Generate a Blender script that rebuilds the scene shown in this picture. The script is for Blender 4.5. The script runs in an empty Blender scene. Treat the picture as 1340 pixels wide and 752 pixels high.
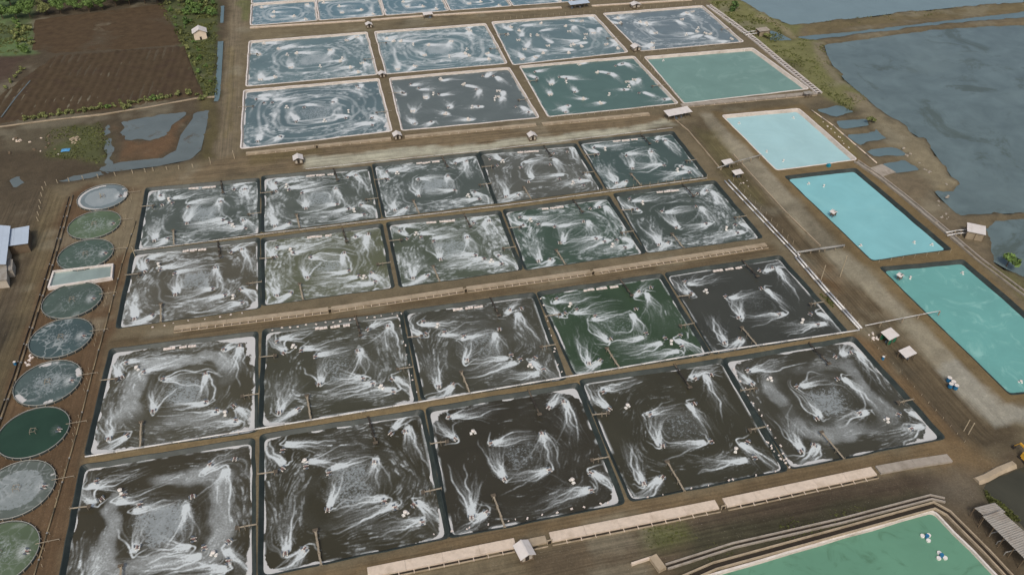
import bpy, math, random
import numpy as np
from mathutils import Vector, Matrix
from mathutils.geometry import delaunay_2d_cdt
random.seed(7); RNG = np.random.default_rng(11)

# ------------------------------------------------------------------ camera
W, H = 1340.0, 752.0                      # photograph size (pixel coordinates below use it)
F, PIT, ROLL, YAW, CZ = 1046.33, 0.683945, 0.01274, -0.238948, 130.0
_c, _s = math.cos(YAW), math.sin(YAW)
def _yaw(v): return Vector((_c*v[0]-_s*v[1], _s*v[0]+_c*v[1], v[2]))
FW = _yaw((0, math.cos(PIT), -math.sin(PIT)))
UP0 = _yaw((0, math.sin(PIT), math.cos(PIT)))
RT0 = _yaw((1, 0, 0))
RT = RT0*math.cos(ROLL) + UP0*math.sin(ROLL)
UP = UP0*math.cos(ROLL) - RT0*math.sin(ROLL)
def G(px, py, z=0.0):
    """point at height z seen in the photograph at pixel px, py"""
    d = FW + RT*((px-W/2)/F) + UP*(-(py-H/2)/F)
    t = (CZ-z)/-d.z
    return Vector((d.x*t, d.y*t, z))
def G2(p, z=0.0):
    g = G(p[0], p[1], z); return (g.x, g.y)
def PP(pts, z=0.0): return [G2(p, z) for p in pts]

scene = bpy.context.scene
COL = scene.collection
cam = bpy.data.cameras.new('camera'); camo = bpy.data.objects.new('camera', cam); COL.objects.link(camo)
cam.sensor_width = 36; cam.lens = F/W*36; cam.clip_end = 6000; cam.clip_start = 1
m = Matrix.Identity(4)
for i in range(3):
    m[i][0] = RT[i]; m[i][1] = UP[i]; m[i][2] = -FW[i]
m[2][3] = CZ
camo.matrix_world = m
scene.camera = camo

# ------------------------------------------------------------------ light: soft overcast day
SUN_EL, SUN_ROT = math.radians(52), math.radians(200)
world = bpy.data.worlds.new('World'); scene.world = world; world.use_nodes = True
nt = world.node_tree
sky = nt.nodes.new('ShaderNodeTexSky'); sky.sky_type = 'NISHITA'; sky.sun_disc = False
sky.sun_elevation = SUN_EL; sky.sun_rotation = SUN_ROT
sky.air_density = 1.0; sky.dust_density = 6.0; sky.ozone_density = 1.0
bg = nt.nodes['Background']; bg.inputs[1].default_value = 0.10
nt.links.new(sky.outputs[0], bg.inputs[0])
sl = bpy.data.lights.new('sun', 'SUN'); so = bpy.data.objects.new('sun', sl); COL.objects.link(so)
sl.energy = 1.3; sl.angle = math.radians(14); sl.color = (1.0, 0.95, 0.88)
sd = Vector((math.sin(SUN_ROT)*math.cos(SUN_EL), math.cos(SUN_ROT)*math.cos(SUN_EL), math.sin(SUN_EL)))
so.rotation_euler = sd.to_track_quat('Z', 'Y').to_euler(); so.location = (0, 0, 200)
vs = scene.view_settings; vs.view_transform = 'Standard'; vs.look = 'None'; vs.gamma = 1; vs.exposure = 0.13

# ------------------------------------------------------------------ materials
def srgb(r, g, b):
    f = lambda c: (c/12.92 if c <= .04045 else ((c+.055)/1.055)**2.4)
    return (f(r/255), f(g/255), f(b/255))
MATS = {}
def mat(name, col, rough=0.8, var=0.18, scale=0.6, bump=0.15, spec=0.3, metal=0.0, stripe=None, dirt=None):
    if name in MATS: return MATS[name]
    M = bpy.data.materials.new(name); M.use_nodes = True; t = M.node_tree; N = t.nodes; L = t.links
    b = N['Principled BSDF']; b.inputs['Roughness'].default_value = rough
    b.inputs['Specular IOR Level'].default_value = spec; b.inputs['Metallic'].default_value = metal
    tc = N.new('ShaderNodeTexCoord'); n1 = N.new('ShaderNodeTexNoise'); n1.inputs['Scale'].default_value = scale
    n1.inputs['Detail'].default_value = 6; n1.inputs['Roughness'].default_value = .65
    L.new(tc.outputs['Object'], n1.inputs['Vector'])
    mr = N.new('ShaderNodeMapRange'); mr.inputs[1].default_value = .3; mr.inputs[2].default_value = .7
    mr.inputs[3].default_value = 1-var; mr.inputs[4].default_value = 1+var
    L.new(n1.outputs[0], mr.inputs[0])
    mx = N.new('ShaderNodeMix'); mx.data_type = 'RGBA'; mx.blend_type = 'MULTIPLY'; mx.inputs[0].default_value = 1
    mx.inputs[6].default_value = (*col, 1); L.new(mr.outputs[0], mx.inputs[7])
    out = mx.outputs[2]
    if dirt:
        n2 = N.new('ShaderNodeTexNoise'); n2.inputs['Scale'].default_value = scale*.35; n2.inputs['Detail'].default_value = 8
        n2.inputs['Roughness'].default_value = .7; L.new(tc.outputs['Object'], n2.inputs['Vector'])
        r2 = N.new('ShaderNodeMapRange'); r2.inputs[1].default_value = .5; r2.inputs[2].default_value = .68
        L.new(n2.outputs[0], r2.inputs[0])
        m2 = N.new('ShaderNodeMix'); m2.data_type = 'RGBA'; L.new(r2.outputs[0], m2.inputs[0])
        L.new(out, m2.inputs[6]); m2.inputs[7].default_value = (*dirt, 1); out = m2.outputs[2]
    L.new(out, b.inputs['Base Color'])
    bp = N.new('ShaderNodeBump'); bp.inputs['Strength'].default_value = bump; bp.inputs['Distance'].default_value = .2
    L.new(n1.outputs[0], bp.inputs['Height']); L.new(bp.outputs[0], b.inputs['Normal'])
    MATS[name] = M; return M

def attr_ground(name, rough=0.92):
    """earth: per-vertex tint broken up by noise at several sizes"""
    M = bpy.data.materials.new(name); M.use_nodes = True; t = M.node_tree; N = t.nodes; L = t.links
    b = N['Principled BSDF']; b.inputs['Roughness'].default_value = rough; b.inputs['Specular IOR Level'].default_value = .2
    at = N.new('ShaderNodeAttribute'); at.attribute_name = 'tint'
    tc = N.new('ShaderNodeTexCoord')
    cur = at.outputs['Color']
    noises = []
    for sc, lo, hi in ((.06, .88, 1.12), (.35, .86, 1.16), (2.3, .86, 1.16)):
        n = N.new('ShaderNodeTexNoise'); n.inputs['Scale'].default_value = sc; n.inputs['Detail'].default_value = 7
        n.inputs['Roughness'].default_value = .62; n.inputs['Distortion'].default_value = .4
        L.new(tc.outputs['Object'], n.inputs['Vector'])
        mr = N.new('ShaderNodeMapRange'); mr.inputs[1].default_value = .32; mr.inputs[2].default_value = .68
        mr.inputs[3].default_value = lo; mr.inputs[4].default_value = hi; L.new(n.outputs[0], mr.inputs[0])
        mx = N.new('ShaderNodeMix'); mx.data_type = 'RGBA'; mx.blend_type = 'MULTIPLY'; mx.inputs[0].default_value = 1
        L.new(cur, mx.inputs[6]); L.new(mr.outputs[0], mx.inputs[7]); cur = mx.outputs[2]; noises.append(n)
    # sparse weeds (olive) driven by the grass attribute
    ga = N.new('ShaderNodeAttribute'); ga.attribute_name = 'grass'
    n = N.new('ShaderNodeTexNoise'); n.inputs['Scale'].default_value = .22; n.inputs['Detail'].default_value = 9
    n.inputs['Roughness'].default_value = .72; L.new(tc.outputs['Object'], n.inputs['Vector'])
    ad = N.new('ShaderNodeMath'); ad.operation = 'ADD'; L.new(n.outputs[0], ad.inputs[0]); L.new(ga.outputs['Fac'], ad.inputs[1])
    mr = N.new('ShaderNodeMapRange'); mr.inputs[1].default_value = .86; mr.inputs[2].default_value = 1.12; L.new(ad.outputs[0], mr.inputs[0])
    gm = N.new('ShaderNodeMix'); gm.data_type = 'RGBA'; gm.blend_type = 'MIX'
    gc = N.new('ShaderNodeMix'); gc.data_type = 'RGBA'; L.new(noises[2].outputs[0], gc.inputs[0])
    gc.inputs[6].default_value = (.055, .068, .022, 1); gc.inputs[7].default_value = (.15, .15, .055, 1)
    L.new(mr.outputs[0], gm.inputs[0]); L.new(cur, gm.inputs[6]); L.new(gc.outputs[2], gm.inputs[7])
    cur = gm.outputs[2]
    for nm, vs3 in (('trackx', (.035, 1.5, 1.)), ('tracky', (1.5, .035, 1.))):
        mp = N.new('ShaderNodeMapping'); mp.inputs['Scale'].default_value = vs3; L.new(tc.outputs['Object'], mp.inputs['Vector'])
        tn = N.new('ShaderNodeTexNoise'); tn.inputs['Scale'].default_value = 1.; tn.inputs['Detail'].default_value = 5; tn.inputs['Roughness'].default_value = .6; tn.inputs['Distortion'].default_value = .35
        L.new(mp.outputs[0], tn.inputs['Vector'])
        mr = N.new('ShaderNodeMapRange'); mr.inputs[1].default_value = .33; mr.inputs[2].default_value = .67; mr.inputs[3].default_value = .66; mr.inputs[4].default_value = 1.38; L.new(tn.outputs[0], mr.inputs[0])
        ta = N.new('ShaderNodeAttribute'); ta.attribute_name = nm
        mx = N.new('ShaderNodeMix'); mx.data_type = 'RGBA'; mx.blend_type = 'MULTIPLY'; L.new(ta.outputs['Fac'], mx.inputs[0]); L.new(cur, mx.inputs[6]); L.new(mr.outputs[0], mx.inputs[7]); cur = mx.outputs[2]
    pb = N.new('ShaderNodeTexNoise'); pb.inputs['Scale'].default_value = 4.5; pb.inputs['Detail'].default_value = 3; L.new(tc.outputs['Object'], pb.inputs['Vector'])
    pr = N.new('ShaderNodeMapRange'); pr.inputs[1].default_value = .66; pr.inputs[2].default_value = .74; pr.inputs[3].default_value = 0; pr.inputs[4].default_value = .55; L.new(pb.outputs[0], pr.inputs[0])
    mx = N.new('ShaderNodeMix'); mx.data_type = 'RGBA'; L.new(pr.outputs[0], mx.inputs[0]); L.new(cur, mx.inputs[6]); mx.inputs[7].default_value = (.34, .31, .26, 1); cur = mx.outputs[2]
    pr = N.new('ShaderNodeMapRange'); pr.inputs[1].default_value = .33; pr.inputs[2].default_value = .25; pr.inputs[3].default_value = 0; pr.inputs[4].default_value = .5; L.new(pb.outputs[0], pr.inputs[0])
    mx = N.new('ShaderNodeMix'); mx.data_type = 'RGBA'; L.new(pr.outputs[0], mx.inputs[0]); L.new(cur, mx.inputs[6]); mx.inputs[7].default_value = (.045, .038, .028, 1); cur = mx.outputs[2]
    L.new(cur, b.inputs['Base Color'])
    mh = N.new('ShaderNodeMath'); mh.operation = 'ADD'; L.new(noises[1].outputs[0], mh.inputs[0]); L.new(noises[2].outputs[0], mh.inputs[1])
    bp = N.new('ShaderNodeBump'); bp.inputs['Strength'].default_value = .35; bp.inputs['Distance'].default_value = .2
    L.new(mh.outputs[0], bp.inputs['Height']); L.new(bp.outputs[0], b.inputs['Normal'])
    return M
M_GROUND = attr_ground('earth')

def water_mat(name, col, rough=0.13, foam=False, foamcol=(.47, .50, .50), var=.12, bump=.12, bscale=1.2, weeds=None, swirl=None):
    M = bpy.data.materials.new(name); M.use_nodes = True; t = M.node_tree; N = t.nodes; L = t.links
    b = N['Principled BSDF']; b.inputs['IOR'].default_value = 1.33
    tc = N.new('ShaderNodeTexCoord')
    def noise(sc, det=5, ro=.6, dist=0.):
        n = N.new('ShaderNodeTexNoise'); n.inputs['Scale'].default_value = sc; n.inputs['Detail'].default_value = det
        n.inputs['Roughness'].default_value = ro; n.inputs['Distortion'].default_value = dist
        L.new(tc.outputs['Object'], n.inputs['Vector']); return n
    def rng(src, a, bb, c=0., d=1., smooth=False):
        mr = N.new('ShaderNodeMapRange'); mr.interpolation_type = 'SMOOTHSTEP' if smooth else 'LINEAR'
        for k, v in ((1, a), (2, bb), (3, c), (4, d)):
            if isinstance(v, (int, float)): mr.inputs[k].default_value = v
            else: L.new(v, mr.inputs[k])
        L.new(src, mr.inputs[0]); return mr.outputs[0]
    def mth(op, a, bb):
        x = N.new('ShaderNodeMath'); x.operation = op
        for k, v in ((0, a), (1, bb)):
            if isinstance(v, (int, float)): x.inputs[k].default_value = v
            else: L.new(v, x.inputs[k])
        return x.outputs[0]
    nv = noise(.09, 5, .6, .5)
    mul = N.new('ShaderNodeMix'); mul.data_type = 'RGBA'; mul.blend_type = 'MULTIPLY'; mul.inputs[0].default_value = 1
    mul.inputs[6].default_value = (*col, 1); L.new(rng(nv.outputs[0], .3, .7, 1-var, 1+var), mul.inputs[7])
    out = mul.outputs[2]; rg = None
    if weeds:
        w1 = noise(weeds[0], 9, .72, .8)
        wf = rng(w1.outputs[0], weeds[1], weeds[1]+.12, 0, weeds[2], True)
        mw = N.new('ShaderNodeMix'); mw.data_type = 'RGBA'; L.new(wf, mw.inputs[0]); L.new(out, mw.inputs[6])
        mw.inputs[7].default_value = (*weeds[3], 1); out = mw.outputs[2]
    if swirl:
        w1 = noise(swirl[0], 7, .65, 2.2)
        wf = rng(w1.outputs[0], .5, .72, 0, swirl[1], True)
        mw = N.new('ShaderNodeMix'); mw.data_type = 'RGBA'; L.new(wf, mw.inputs[0]); L.new(out, mw.inputs[6])
        mw.inputs[7].default_value = (*swirl[2], 1); out = mw.outputs[2]
    if foam:
        at = N.new('ShaderNodeAttribute'); at.attribute_name = 'foam'
        sp = N.new('ShaderNodeSeparateColor'); L.new(at.outputs['Color'], sp.inputs[0])
        S, C, T = sp.outputs[0], sp.outputs[1], sp.outputs[2]
        fine = noise(2.6, 5, .7, .2); f2 = rng(fine.outputs[0], .3, .7)
        clump = noise(1.9, 6, .72, .4); c2 = rng(clump.outputs[0], .27, .73)
        s1 = mth('MULTIPLY', S, rng(f2, 0, 1, .6, 1.3)); s1 = rng(s1, 0.02, .95, 0, .95)
        ic = mth('SUBTRACT', 1.0, C)
        c3 = rng(c2, mth('SUBTRACT', ic, .2), mth('ADD', ic, .2), 0, 1, True)
        c3 = mth('MULTIPLY', c3, rng(C, 0.0, .12)); c3 = mth('MULTIPLY', c3, .52)
        t3 = rng(mth('ADD', T, mth('MULTIPLY', mth('SUBTRACT', c2, .5), .55)), .38, .62, 0, .97, True)
        m1 = N.new('ShaderNodeMix'); m1.data_type = 'RGBA'; L.new(c3, m1.inputs[0]); L.new(out, m1.inputs[6])
        m1.inputs[7].default_value = (foamcol[0]*.8, foamcol[1]*.83, foamcol[2]*.86, 1)
        m2 = N.new('ShaderNodeMix'); m2.data_type = 'RGBA'; L.new(s1, m2.inputs[0]); L.new(m1.outputs[2], m2.inputs[6])
        m2.inputs[7].default_value = (foamcol[0]*1.32, foamcol[1]*1.30, foamcol[2]*1.30, 1)
        m3 = N.new('ShaderNodeMix'); m3.data_type = 'RGBA'; L.new(t3, m3.inputs[0]); L.new(m2.outputs[2], m3.inputs[6])
        m3.inputs[7].default_value = (foamcol[0]*1.24, foamcol[1]*1.13, foamcol[2]*1.10, 1)
        out = m3.outputs[2]
        cov = mth('MAXIMUM', mth('MAXIMUM', c3, s1), t3); rg = rng(cov, 0, .7, rough, .75)
    L.new(out, b.inputs['Base Color'])
    if rg is not None: L.new(rg, b.inputs['Roughness'])
    else: b.inputs['Roughness'].default_value = rough
    wn = noise(bscale, 4, .6)
    bp = N.new('ShaderNodeBump'); bp.inputs['Strength'].default_value = bump; bp.inputs['Distance'].default_value = .25
    L.new(wn.outputs[0], bp.inputs['Height']); L.new(bp.outputs[0], b.inputs['Normal'])
    return M

# ------------------------------------------------------------------ mesh helpers
class MB:
    def __init__(s): s.v = []; s.f = []
    def quad(s, a, b, c, d):
        i = len(s.v); s.v += [tuple(a), tuple(b), tuple(c), tuple(d)]; s.f.append((i, i+1, i+2, i+3))
    def poly(s, pts):
        i = len(s.v); s.v += [tuple(p) for p in pts]; s.f.append(tuple(range(i, i+len(pts))))
    def box(s, c, d, rz=0., taper=1.0, rx=0.):
        cx, cy, cz = c; dx, dy, dz = d[0]/2, d[1]/2, d[2]/2; i = len(s.v); R = Matrix.Rotation(rz, 3, 'Z') @ Matrix.Rotation(rx, 3, 'X')
        for z, k in ((-dz, 1), (dz, taper)):
            for x, y in ((-dx, -dy), (dx, -dy), (dx, dy), (-dx, dy)):
                p = R @ Vector((x*k, y*k, z)); s.v.append((cx+p.x, cy+p.y, cz+p.z))
        s.f += [(i+3, i+2, i+1, i), (i+4, i+5, i+6, i+7)] + [(i+a, i+(a+1) % 4, i+4+(a+1) % 4, i+4+a) for a in range(4)]
        return s
    def tube(s, a, b, r, n=6, r2=None):
        a = Vector(a); b = Vector(b); d = (b-a); r2 = r if r2 is None else r2
        q = d.to_track_quat('Z', 'Y'); i = len(s.v)
        for p, rr in ((a, r), (b, r2)):
            for k in range(n):
                o = q @ Vector((rr*math.cos(2*math.pi*k/n), rr*math.sin(2*math.pi*k/n), 0)); s.v.append(tuple(p+o))
        s.f += [(i+k, i+(k+1) % n, i+n+(k+1) % n, i+n+k) for k in range(n)]
        s.f += [tuple(i+k for k in reversed(range(n))), tuple(i+n+k for k in range(n))]
        return s
    def sweep(s, path, prof, closed=False, cap=True):
        """path: 3D points; prof: (lateral right+, dz) open or closed section"""
        P = [Vector(p) for p in path]; n = len(P); rows = []
        for i, p in enumerate(P):
            if closed: a, b = P[i-1], P[(i+1) % n]
            else: a, b = P[max(i-1, 0)], P[min(i+1, n-1)]
            t1 = (p-a); t2 = (b-p); t1.z = t2.z = 0
            if t1.length < 1e-6: t1 = t2
            if t2.length < 1e-6: t2 = t1
            t1.normalize(); t2.normalize(); t = (t1+t2).normalized()
            nr = Vector((t.y, -t.x, 0)); k = 1/max(.5, nr.dot(Vector((t2.y, -t2.x, 0))))
            i0 = len(s.v); s.v += [tuple(p+nr*(l*k)+Vector((0, 0, z))) for l, z in prof]; rows.append(i0)
        m_ = len(prof)
        for i in range(n if closed else n-1):
            a, b = rows[i], rows[(i+1) % n]
            for k in range(m_-1): s.f.append((a+k, a+k+1, b+k+1, b+k))
        if cap and not closed and m_ > 2:
            s.f.append(tuple(rows[0]+k for k in range(m_))); s.f.append(tuple(rows[-1]+k for k in reversed(range(m_))))
        return s
    def pipe(s, path, r, n=7):
        return s.sweep(path, [(r*math.cos(2*math.pi*k/n), r*math.sin(2*math.pi*k/n)) for k in range(n+1)], cap=False)
    def mesh(s, name):
        me = bpy.data.meshes.new(name); me.from_pydata(s.v, [], s.f); me.update(); return me
def tag(o, label=None, cat=None, group=None, kind=None):
    if label: o['label'] = label
    if cat: o['category'] = cat
    if group: o['group'] = group
    if kind: o['kind'] = kind
    return o
def link(name, me, material=None, parent=None, loc=None, smooth=False):
    o = bpy.data.objects.new(name, me); COL.objects.link(o)
    if material is not None:
        me.materials.clear(); me.materials.append(material)
    if parent: o.parent = parent
    if loc is not None: o.location = loc
    if smooth:
        me.polygons.foreach_set('use_smooth', [True]*len(me.polygons))
    return o
def obj(name, mb, material, parent=None, smooth=False):
    """mesh given in world coordinates, re-centred on its parent or on its own base"""
    if parent is not None: base = Vector(parent.location)
    else:
        vs_ = np.array(mb.v); base = Vector((*((vs_.min(0)+vs_.max(0))/2)[:2], vs_[:, 2].min()))
    mb.v = [(x-base.x, y-base.y, z-base.z) for x, y, z in mb.v]
    return link(name, mb.mesh(name), material, parent, None if parent else base, smooth)
def part(name, mb, material, parent, smooth=False):
    """mesh given in the parent's local coordinates"""
    return link(name, mb.mesh(name), material, parent, smooth=smooth)
def empty(name, loc, rz=0.):
    o = bpy.data.objects.new(name, None); COL.objects.link(o); o.location = loc; o.rotation_euler = (0, 0, rz); o.empty_display_size = .5
    return o
def copy_tree(o, loc, rz=0., parent=None):
    c = o.copy(); COL.objects.link(c)
    if parent is None: c.location = loc; c.rotation_euler = (0, 0, rz)
    else: c.parent = parent
    for ch in o.children: copy_tree(ch, None, 0, c)
    return c

def ordinal(n):
    base = ['', 'first', 'second', 'third', 'fourth', 'fifth', 'sixth', 'seventh', 'eighth', 'ninth', 'tenth', 'eleventh', 'twelfth', 'thirteenth', 'fourteenth', 'fifteenth', 'sixteenth', 'seventeenth', 'eighteenth', 'nineteenth', 'twentieth']
    return base[n] if n <= 20 else {2: 'twenty ', 3: 'thirty '}[n//10]+base[n % 10] if n % 10 else {3: 'thirtieth', 4: 'fortieth'}[n//10]
# ------------------------------------------------------------------ 2D geometry
def offset_quad(q, d):
    """inward offset of a polygon (any orientation)"""
    n = len(q); A = sum(q[i][0]*q[(i+1) % n][1]-q[(i+1) % n][0]*q[i][1] for i in range(n)); sg = 1 if A > 0 else -1
    L_ = []
    for i in range(n):
        a = Vector(q[i]); b = Vector(q[(i+1) % n]); t = (b-a).normalized(); nr = Vector((-t.y, t.x))*sg; L_.append((a+nr*d, t))
    out = []
    for i in range(n):
        (p, t), (p2, t2) = L_[i-1], L_[i]; den = t.x*t2.y-t.y*t2.x
        k = ((p2.x-p.x)*t2.y-(p2.y-p.y)*t2.x)/den; out.append((p.x+t.x*k, p.y+t.y*k))
    return out
def rounded(q, r, n=5):
    out = []; N_ = len(q)
    for i in range(N_):
        p = Vector(q[i]); a = (Vector(q[i-1])-p).normalized(); b = (Vector(q[(i+1) % N_])-p).normalized()
        A, B = p+a*r, p+b*r
        for k in range(n+1):
            t = k/n; out.append(tuple(A*(1-t)**2+p*2*t*(1-t)+B*t*t))
        e = Vector(q[(i+1) % N_])-b*r; C_ = e; nr = Vector((-b.y, b.x)); m_ = 9                # banks that wander a little
        for k in range(1, m_):
            w = B.lerp(C_, k/m_); j = float(vnoise(np.array([w.x]), np.array([w.y]), .23, 4)[0]+.5*vnoise(np.array([w.x]), np.array([w.y]), .6, 9)[0]-.75); out.append(tuple(w+nr*j*.34))
    return out
def inside(poly, x, y):
    poly = np.asarray(poly); c = np.zeros(x.shape, bool); n = len(poly)
    for i in range(n):
        x1, y1 = poly[i-1]; x2, y2 = poly[i]
        if y1 == y2: continue
        cond = ((y1 > y) != (y2 > y)) & (x < (x2-x1)*(y-y1)/(y2-y1)+x1); c ^= cond
    return c
def sdist(poly, x, y):
    """signed distance, negative inside"""
    d = np.full(x.shape, 1e9); n = len(poly)
    for i in range(n):
        ax, ay = poly[i-1]; bx, by = poly[i]; ex, ey = bx-ax, by-ay
        t = np.clip(((x-ax)*ex+(y-ay)*ey)/(ex*ex+ey*ey+1e-12), 0, 1)
        d = np.minimum(d, np.hypot(x-ax-t*ex, y-ay-t*ey))
    return np.where(inside(poly, x, y), -d, d)
_LAT = np.random.default_rng(5).random((256, 256))
def vnoise(x, y, sc=1., seed=0):
    x = x*sc+seed*17.3; y = y*sc+seed*9.7
    xi = np.floor(x).astype(int); yi = np.floor(y).astype(int); fx = x-xi; fy = y-yi
    fx = fx*fx*(3-2*fx); fy = fy*fy*(3-2*fy); g = lambda a, b: _LAT[(a+seed*31) % 256, (b+seed*57) % 256]
    return (g(xi, yi)*(1-fx)+g(xi+1, yi)*fx)*(1-fy)+(g(xi, yi+1)*(1-fx)+g(xi+1, yi+1)*fx)*fy
def fbm(x, y, sc, seed=0, o=4):
    v = 0; a = .5; tot = 0
    for k in range(o): v = v+a*vnoise(x, y, sc*2**k, seed+k); tot += a; a *= .55
    return v/tot
def sstep(a, b, x):
    t = np.clip((x-a)/(b-a), 0, 1); return t*t*(3-2*t)

# ------------------------------------------------------------------ pond layout (pixel corners far-left, far-right, near-right, near-left)
PONDS = {
(1,1):[(193.8,247.5),(336.3,234.9),(337.3,303.7),(180.1,324.6)],(1,2):[(345.5,231.8),(482.2,219),(495,283.9),(345.5,302)],
(1,3):[(490.2,215.9),(623.3,201.5),(647.3,264.7),(504.5,283)],(1,4):[(629,200),(751.4,189.2),(785.6,246.4),(650,264.7)],
(1,5):[(759.7,186),(879.4,173.3),(922.6,229.8),(796,246.4)],(2,1):[(175.5,331.3),(336.3,313),(337.3,401),(156.2,426.6)],
(2,2):[(345.5,313.3),(497.2,294.7),(512.2,374.6),(346.2,397)],(2,3):[(509,292.5),(652,277.5),(680,351),(526,373.3)],
(2,4):[(661.6,275.7),(794.6,258),(841,329.5),(689.9,351)],(2,5):[(806,254.7),(934,238),(994,309.6),(847.8,328.5)],
(3,1):[(147.5,458.5),(333.5,436.5),(332.5,561.6),(116,592)],(3,2):[(347.8,433.1),(522.7,410.3),(542.3,523.8),(342.8,555.4)],
(3,3):[(532,408.3),(697,385.3),(736.5,493.6),(555.5,520.3)],(3,4):[(706.7,383.9),(863.8,360.5),(925.2,461.4),(754,487.7)],
(3,5):[(874,359),(1019.8,336.3),(1104.6,432.7),(935.5,460)],(4,1):[(110,611),(328.5,577),(329,754),(74,797)],
(4,2):[(345,571.3),(549.6,538.9),(582.7,699.7),(343.6,749.9)],(4,3):[(562,536),(754,504),(812,655.4),(591.5,698.2)],
(4,4):[(762.9,499.5),(944.3,471.6),(1025.4,612.2),(827.4,651)],(4,5):[(951,471),(1116,443),(1231,570.7),(1036.6,609)],
('A',1):[(326.5,54.4),(480,42.4),(494,97.7),(322.3,113.1)],('A',2):[(490.4,41.9),(635,31.3),(663.3,83.2),(505.2,97.2)],
('A',3):[(643.7,29.3),(777.7,19.5),(821.6,68.4),(671.6,85.1)],('A',4):[(789.5,18.1),(918.7,7.8),(973,54.9),(837.8,67)],
('B',1):[(319.5,118.6),(495.4,103.3),(512.7,171.7),(315.4,194.6)],('B',2):[(510,102.7),(666,88.8),(705.1,154.1),(526.1,170.9)],
('B',3):[(680,87.1),(829.4,74),(887.2,135.4),(717.7,153)],('B',4):[(843.3,74.8),(984.8,63.2),(1058,116.4),(895,135.4)],
('R',1):[(945,151.3),(1044.7,142.3),(1121.2,208.8),(1016.4,222.8)],('R',2):[(1026.5,230.6),(1119.6,220),(1245.2,326.3),(1141.2,341.3)],
('R',3):[(1151,349.6),(1260.9,339.6),(1445,498),(1322,516.5)],
}
QUADS = {k: PP(v) for k, v in PONDS.items()}        # corners of the water; the rim of the lined ponds lies further out
WATERQ = dict(QUADS)
# far row of half-width ponds and the one beyond it, set out in metres from the corners that show
cA, cB = G2((328, 33.5)), G2((415, 26.5)); cT = G2((328, 6))
ww = cB[0]-cA[0]; hh = cT[1]-cA[1]
for r_ in range(2):
    for c_ in range(5):
        x0 = cA[0]+c_*(ww+.9); y0 = cA[1]+r_*(hh+1.2)
        QUADS[('CD'[r_], c_+1)] = [(x0, y0+hh), (x0+ww, y0+hh), (x0+ww, y0), (x0, y0)]
# green reservoir at the near right corner, running out of the frame
gTR = G2((1221, 668)); gL = G2((935, 751)); gR = G2((1303, 752))
dT = Vector(gL)-Vector(gTR); dR = Vector(gR)-Vector(gTR)
QUADS[('N', 1)] = [tuple(Vector(gTR)+dT*1.25), gTR, tuple(Vector(gTR)+dR*2.6), tuple(Vector(gTR)+dT*1.25+dR*2.6)]
for k in list(QUADS):
    if k[0] in (1, 2, 3, 4): WATERQ[k] = QUADS[k]; QUADS[k] = None
    elif k not in WATERQ: WATERQ[k] = QUADS[k]
def offset_quad0(q, d):
    n = len(q); A = sum(q[i][0]*q[(i+1) % n][1]-q[(i+1) % n][0]*q[i][1] for i in range(n)); sg = 1 if A > 0 else -1; L_ = []; out = []
    for i in range(n):
        a = Vector(q[i]); b = Vector(q[(i+1) % n]); t = (b-a).normalized(); L_.append((a+Vector((-t.y, t.x))*sg*d, t))
    for i in range(n):
        (p, t), (p2, t2) = L_[i-1], L_[i]; k = ((p2.x-p.x)*t2.y-(p2.y-p.y)*t2.x)/(t.x*t2.y-t.y*t2.x); out.append((p.x+t.x*k, p.y+t.y*k))
    return out
for k in QUADS:
    if QUADS[k] is None: QUADS[k] = offset_quad0(WATERQ[k], -.72)
HOLES = {k: rounded(q, 1.3 if k[0] in (1, 2, 3, 4) else 1.1, 4) for k, q in QUADS.items()}
RECT_TANK = PP([(70.5, 357.5), (149.6, 348), (147.9, 366.2), (63.5, 379.5)])

# ------------------------------------------------------------------ water bodies that lie in hollows of the ground
LAG = {}
LAG['lagoon_main'] = PP([(1079,57),(1100,54),(1153,47),(1219,37.5),(1290,33),(1345,31.5)])+[(900, 330), (900, 20)]+PP([(1400,400),(1345,362),(1318,350),(1301,340),(1299,330),(1295,314),(1287,296),
    (1300,287),(1345,284),(1345,277),(1290,278),(1258,281),(1247,277),(1238,264),(1228,254),(1222,246),(1236,249),(1250,246),(1253,240),(1243,225),(1229,206),(1213,184),(1190,170),(1172,156),(1150,141),(1133,126),(1106,103),(1090,84),(1083,71)])
LAG['lagoon_top'] = PP([(968,-2),(990,11),(1010,22),(1035,31),(1055,31),(1090,26.5),(1170,16.5),(1250,8.5),(1345,1.5)])+[(1500, 420), (1500, 1800), (270, 1800), (250, 420)]
LAG['channel'] = PP([(1047,48),(1100,43),(1153,37),(1252,25.5),(1345,15)])+[(520, 312), (520, 296)]+PP([(1345,20.5),(1300,24),(1219,31),(1133,42),(1063,50.5)])
LAG['inlet_a'] = PP([(1009,39.5),(1019.7,43),(1034.6,51),(1010.7,51.5)])
LAG['inlet_b'] = PP([(1074.7,143),(1100,138),(1112.5,144),(1091.5,150.4)])
LAG['inlet_c'] = PP([(1097.8,158.3),(1131,155.5),(1134,161),(1102,166)])
LAG['inlet_d'] = PP([(1111.5,176),(1141,173.7),(1144,169),(1156,179),(1132,183),(1127,187)])
LAG['inlet_e'] = PP([(1137.7,196),(1171,191.6),(1184,200.5),(1160,200),(1146,201)])
LAG['inlet_f'] = PP([(1160.8,215),(1184,209.5),(1199,218.7),(1174,223)])
PUD = {}
PUD['a'] = PP([(159,159),(215,149),(245,145),(238,152),(222,163),(215,176),(197,183),(178,181),(168,183),(160,172)])
PUD['b'] = PP([(253,145),(274,143),(270,165),(263,195),(249,208),(203,217),(145,224),(120,221),(158,211),(208,206),(230,196),(236,176),(252,154)])
PUD['c'] = PP([(136,166),(142,163),(148,185),(147,215),(140,221),(135,200)])
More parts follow.
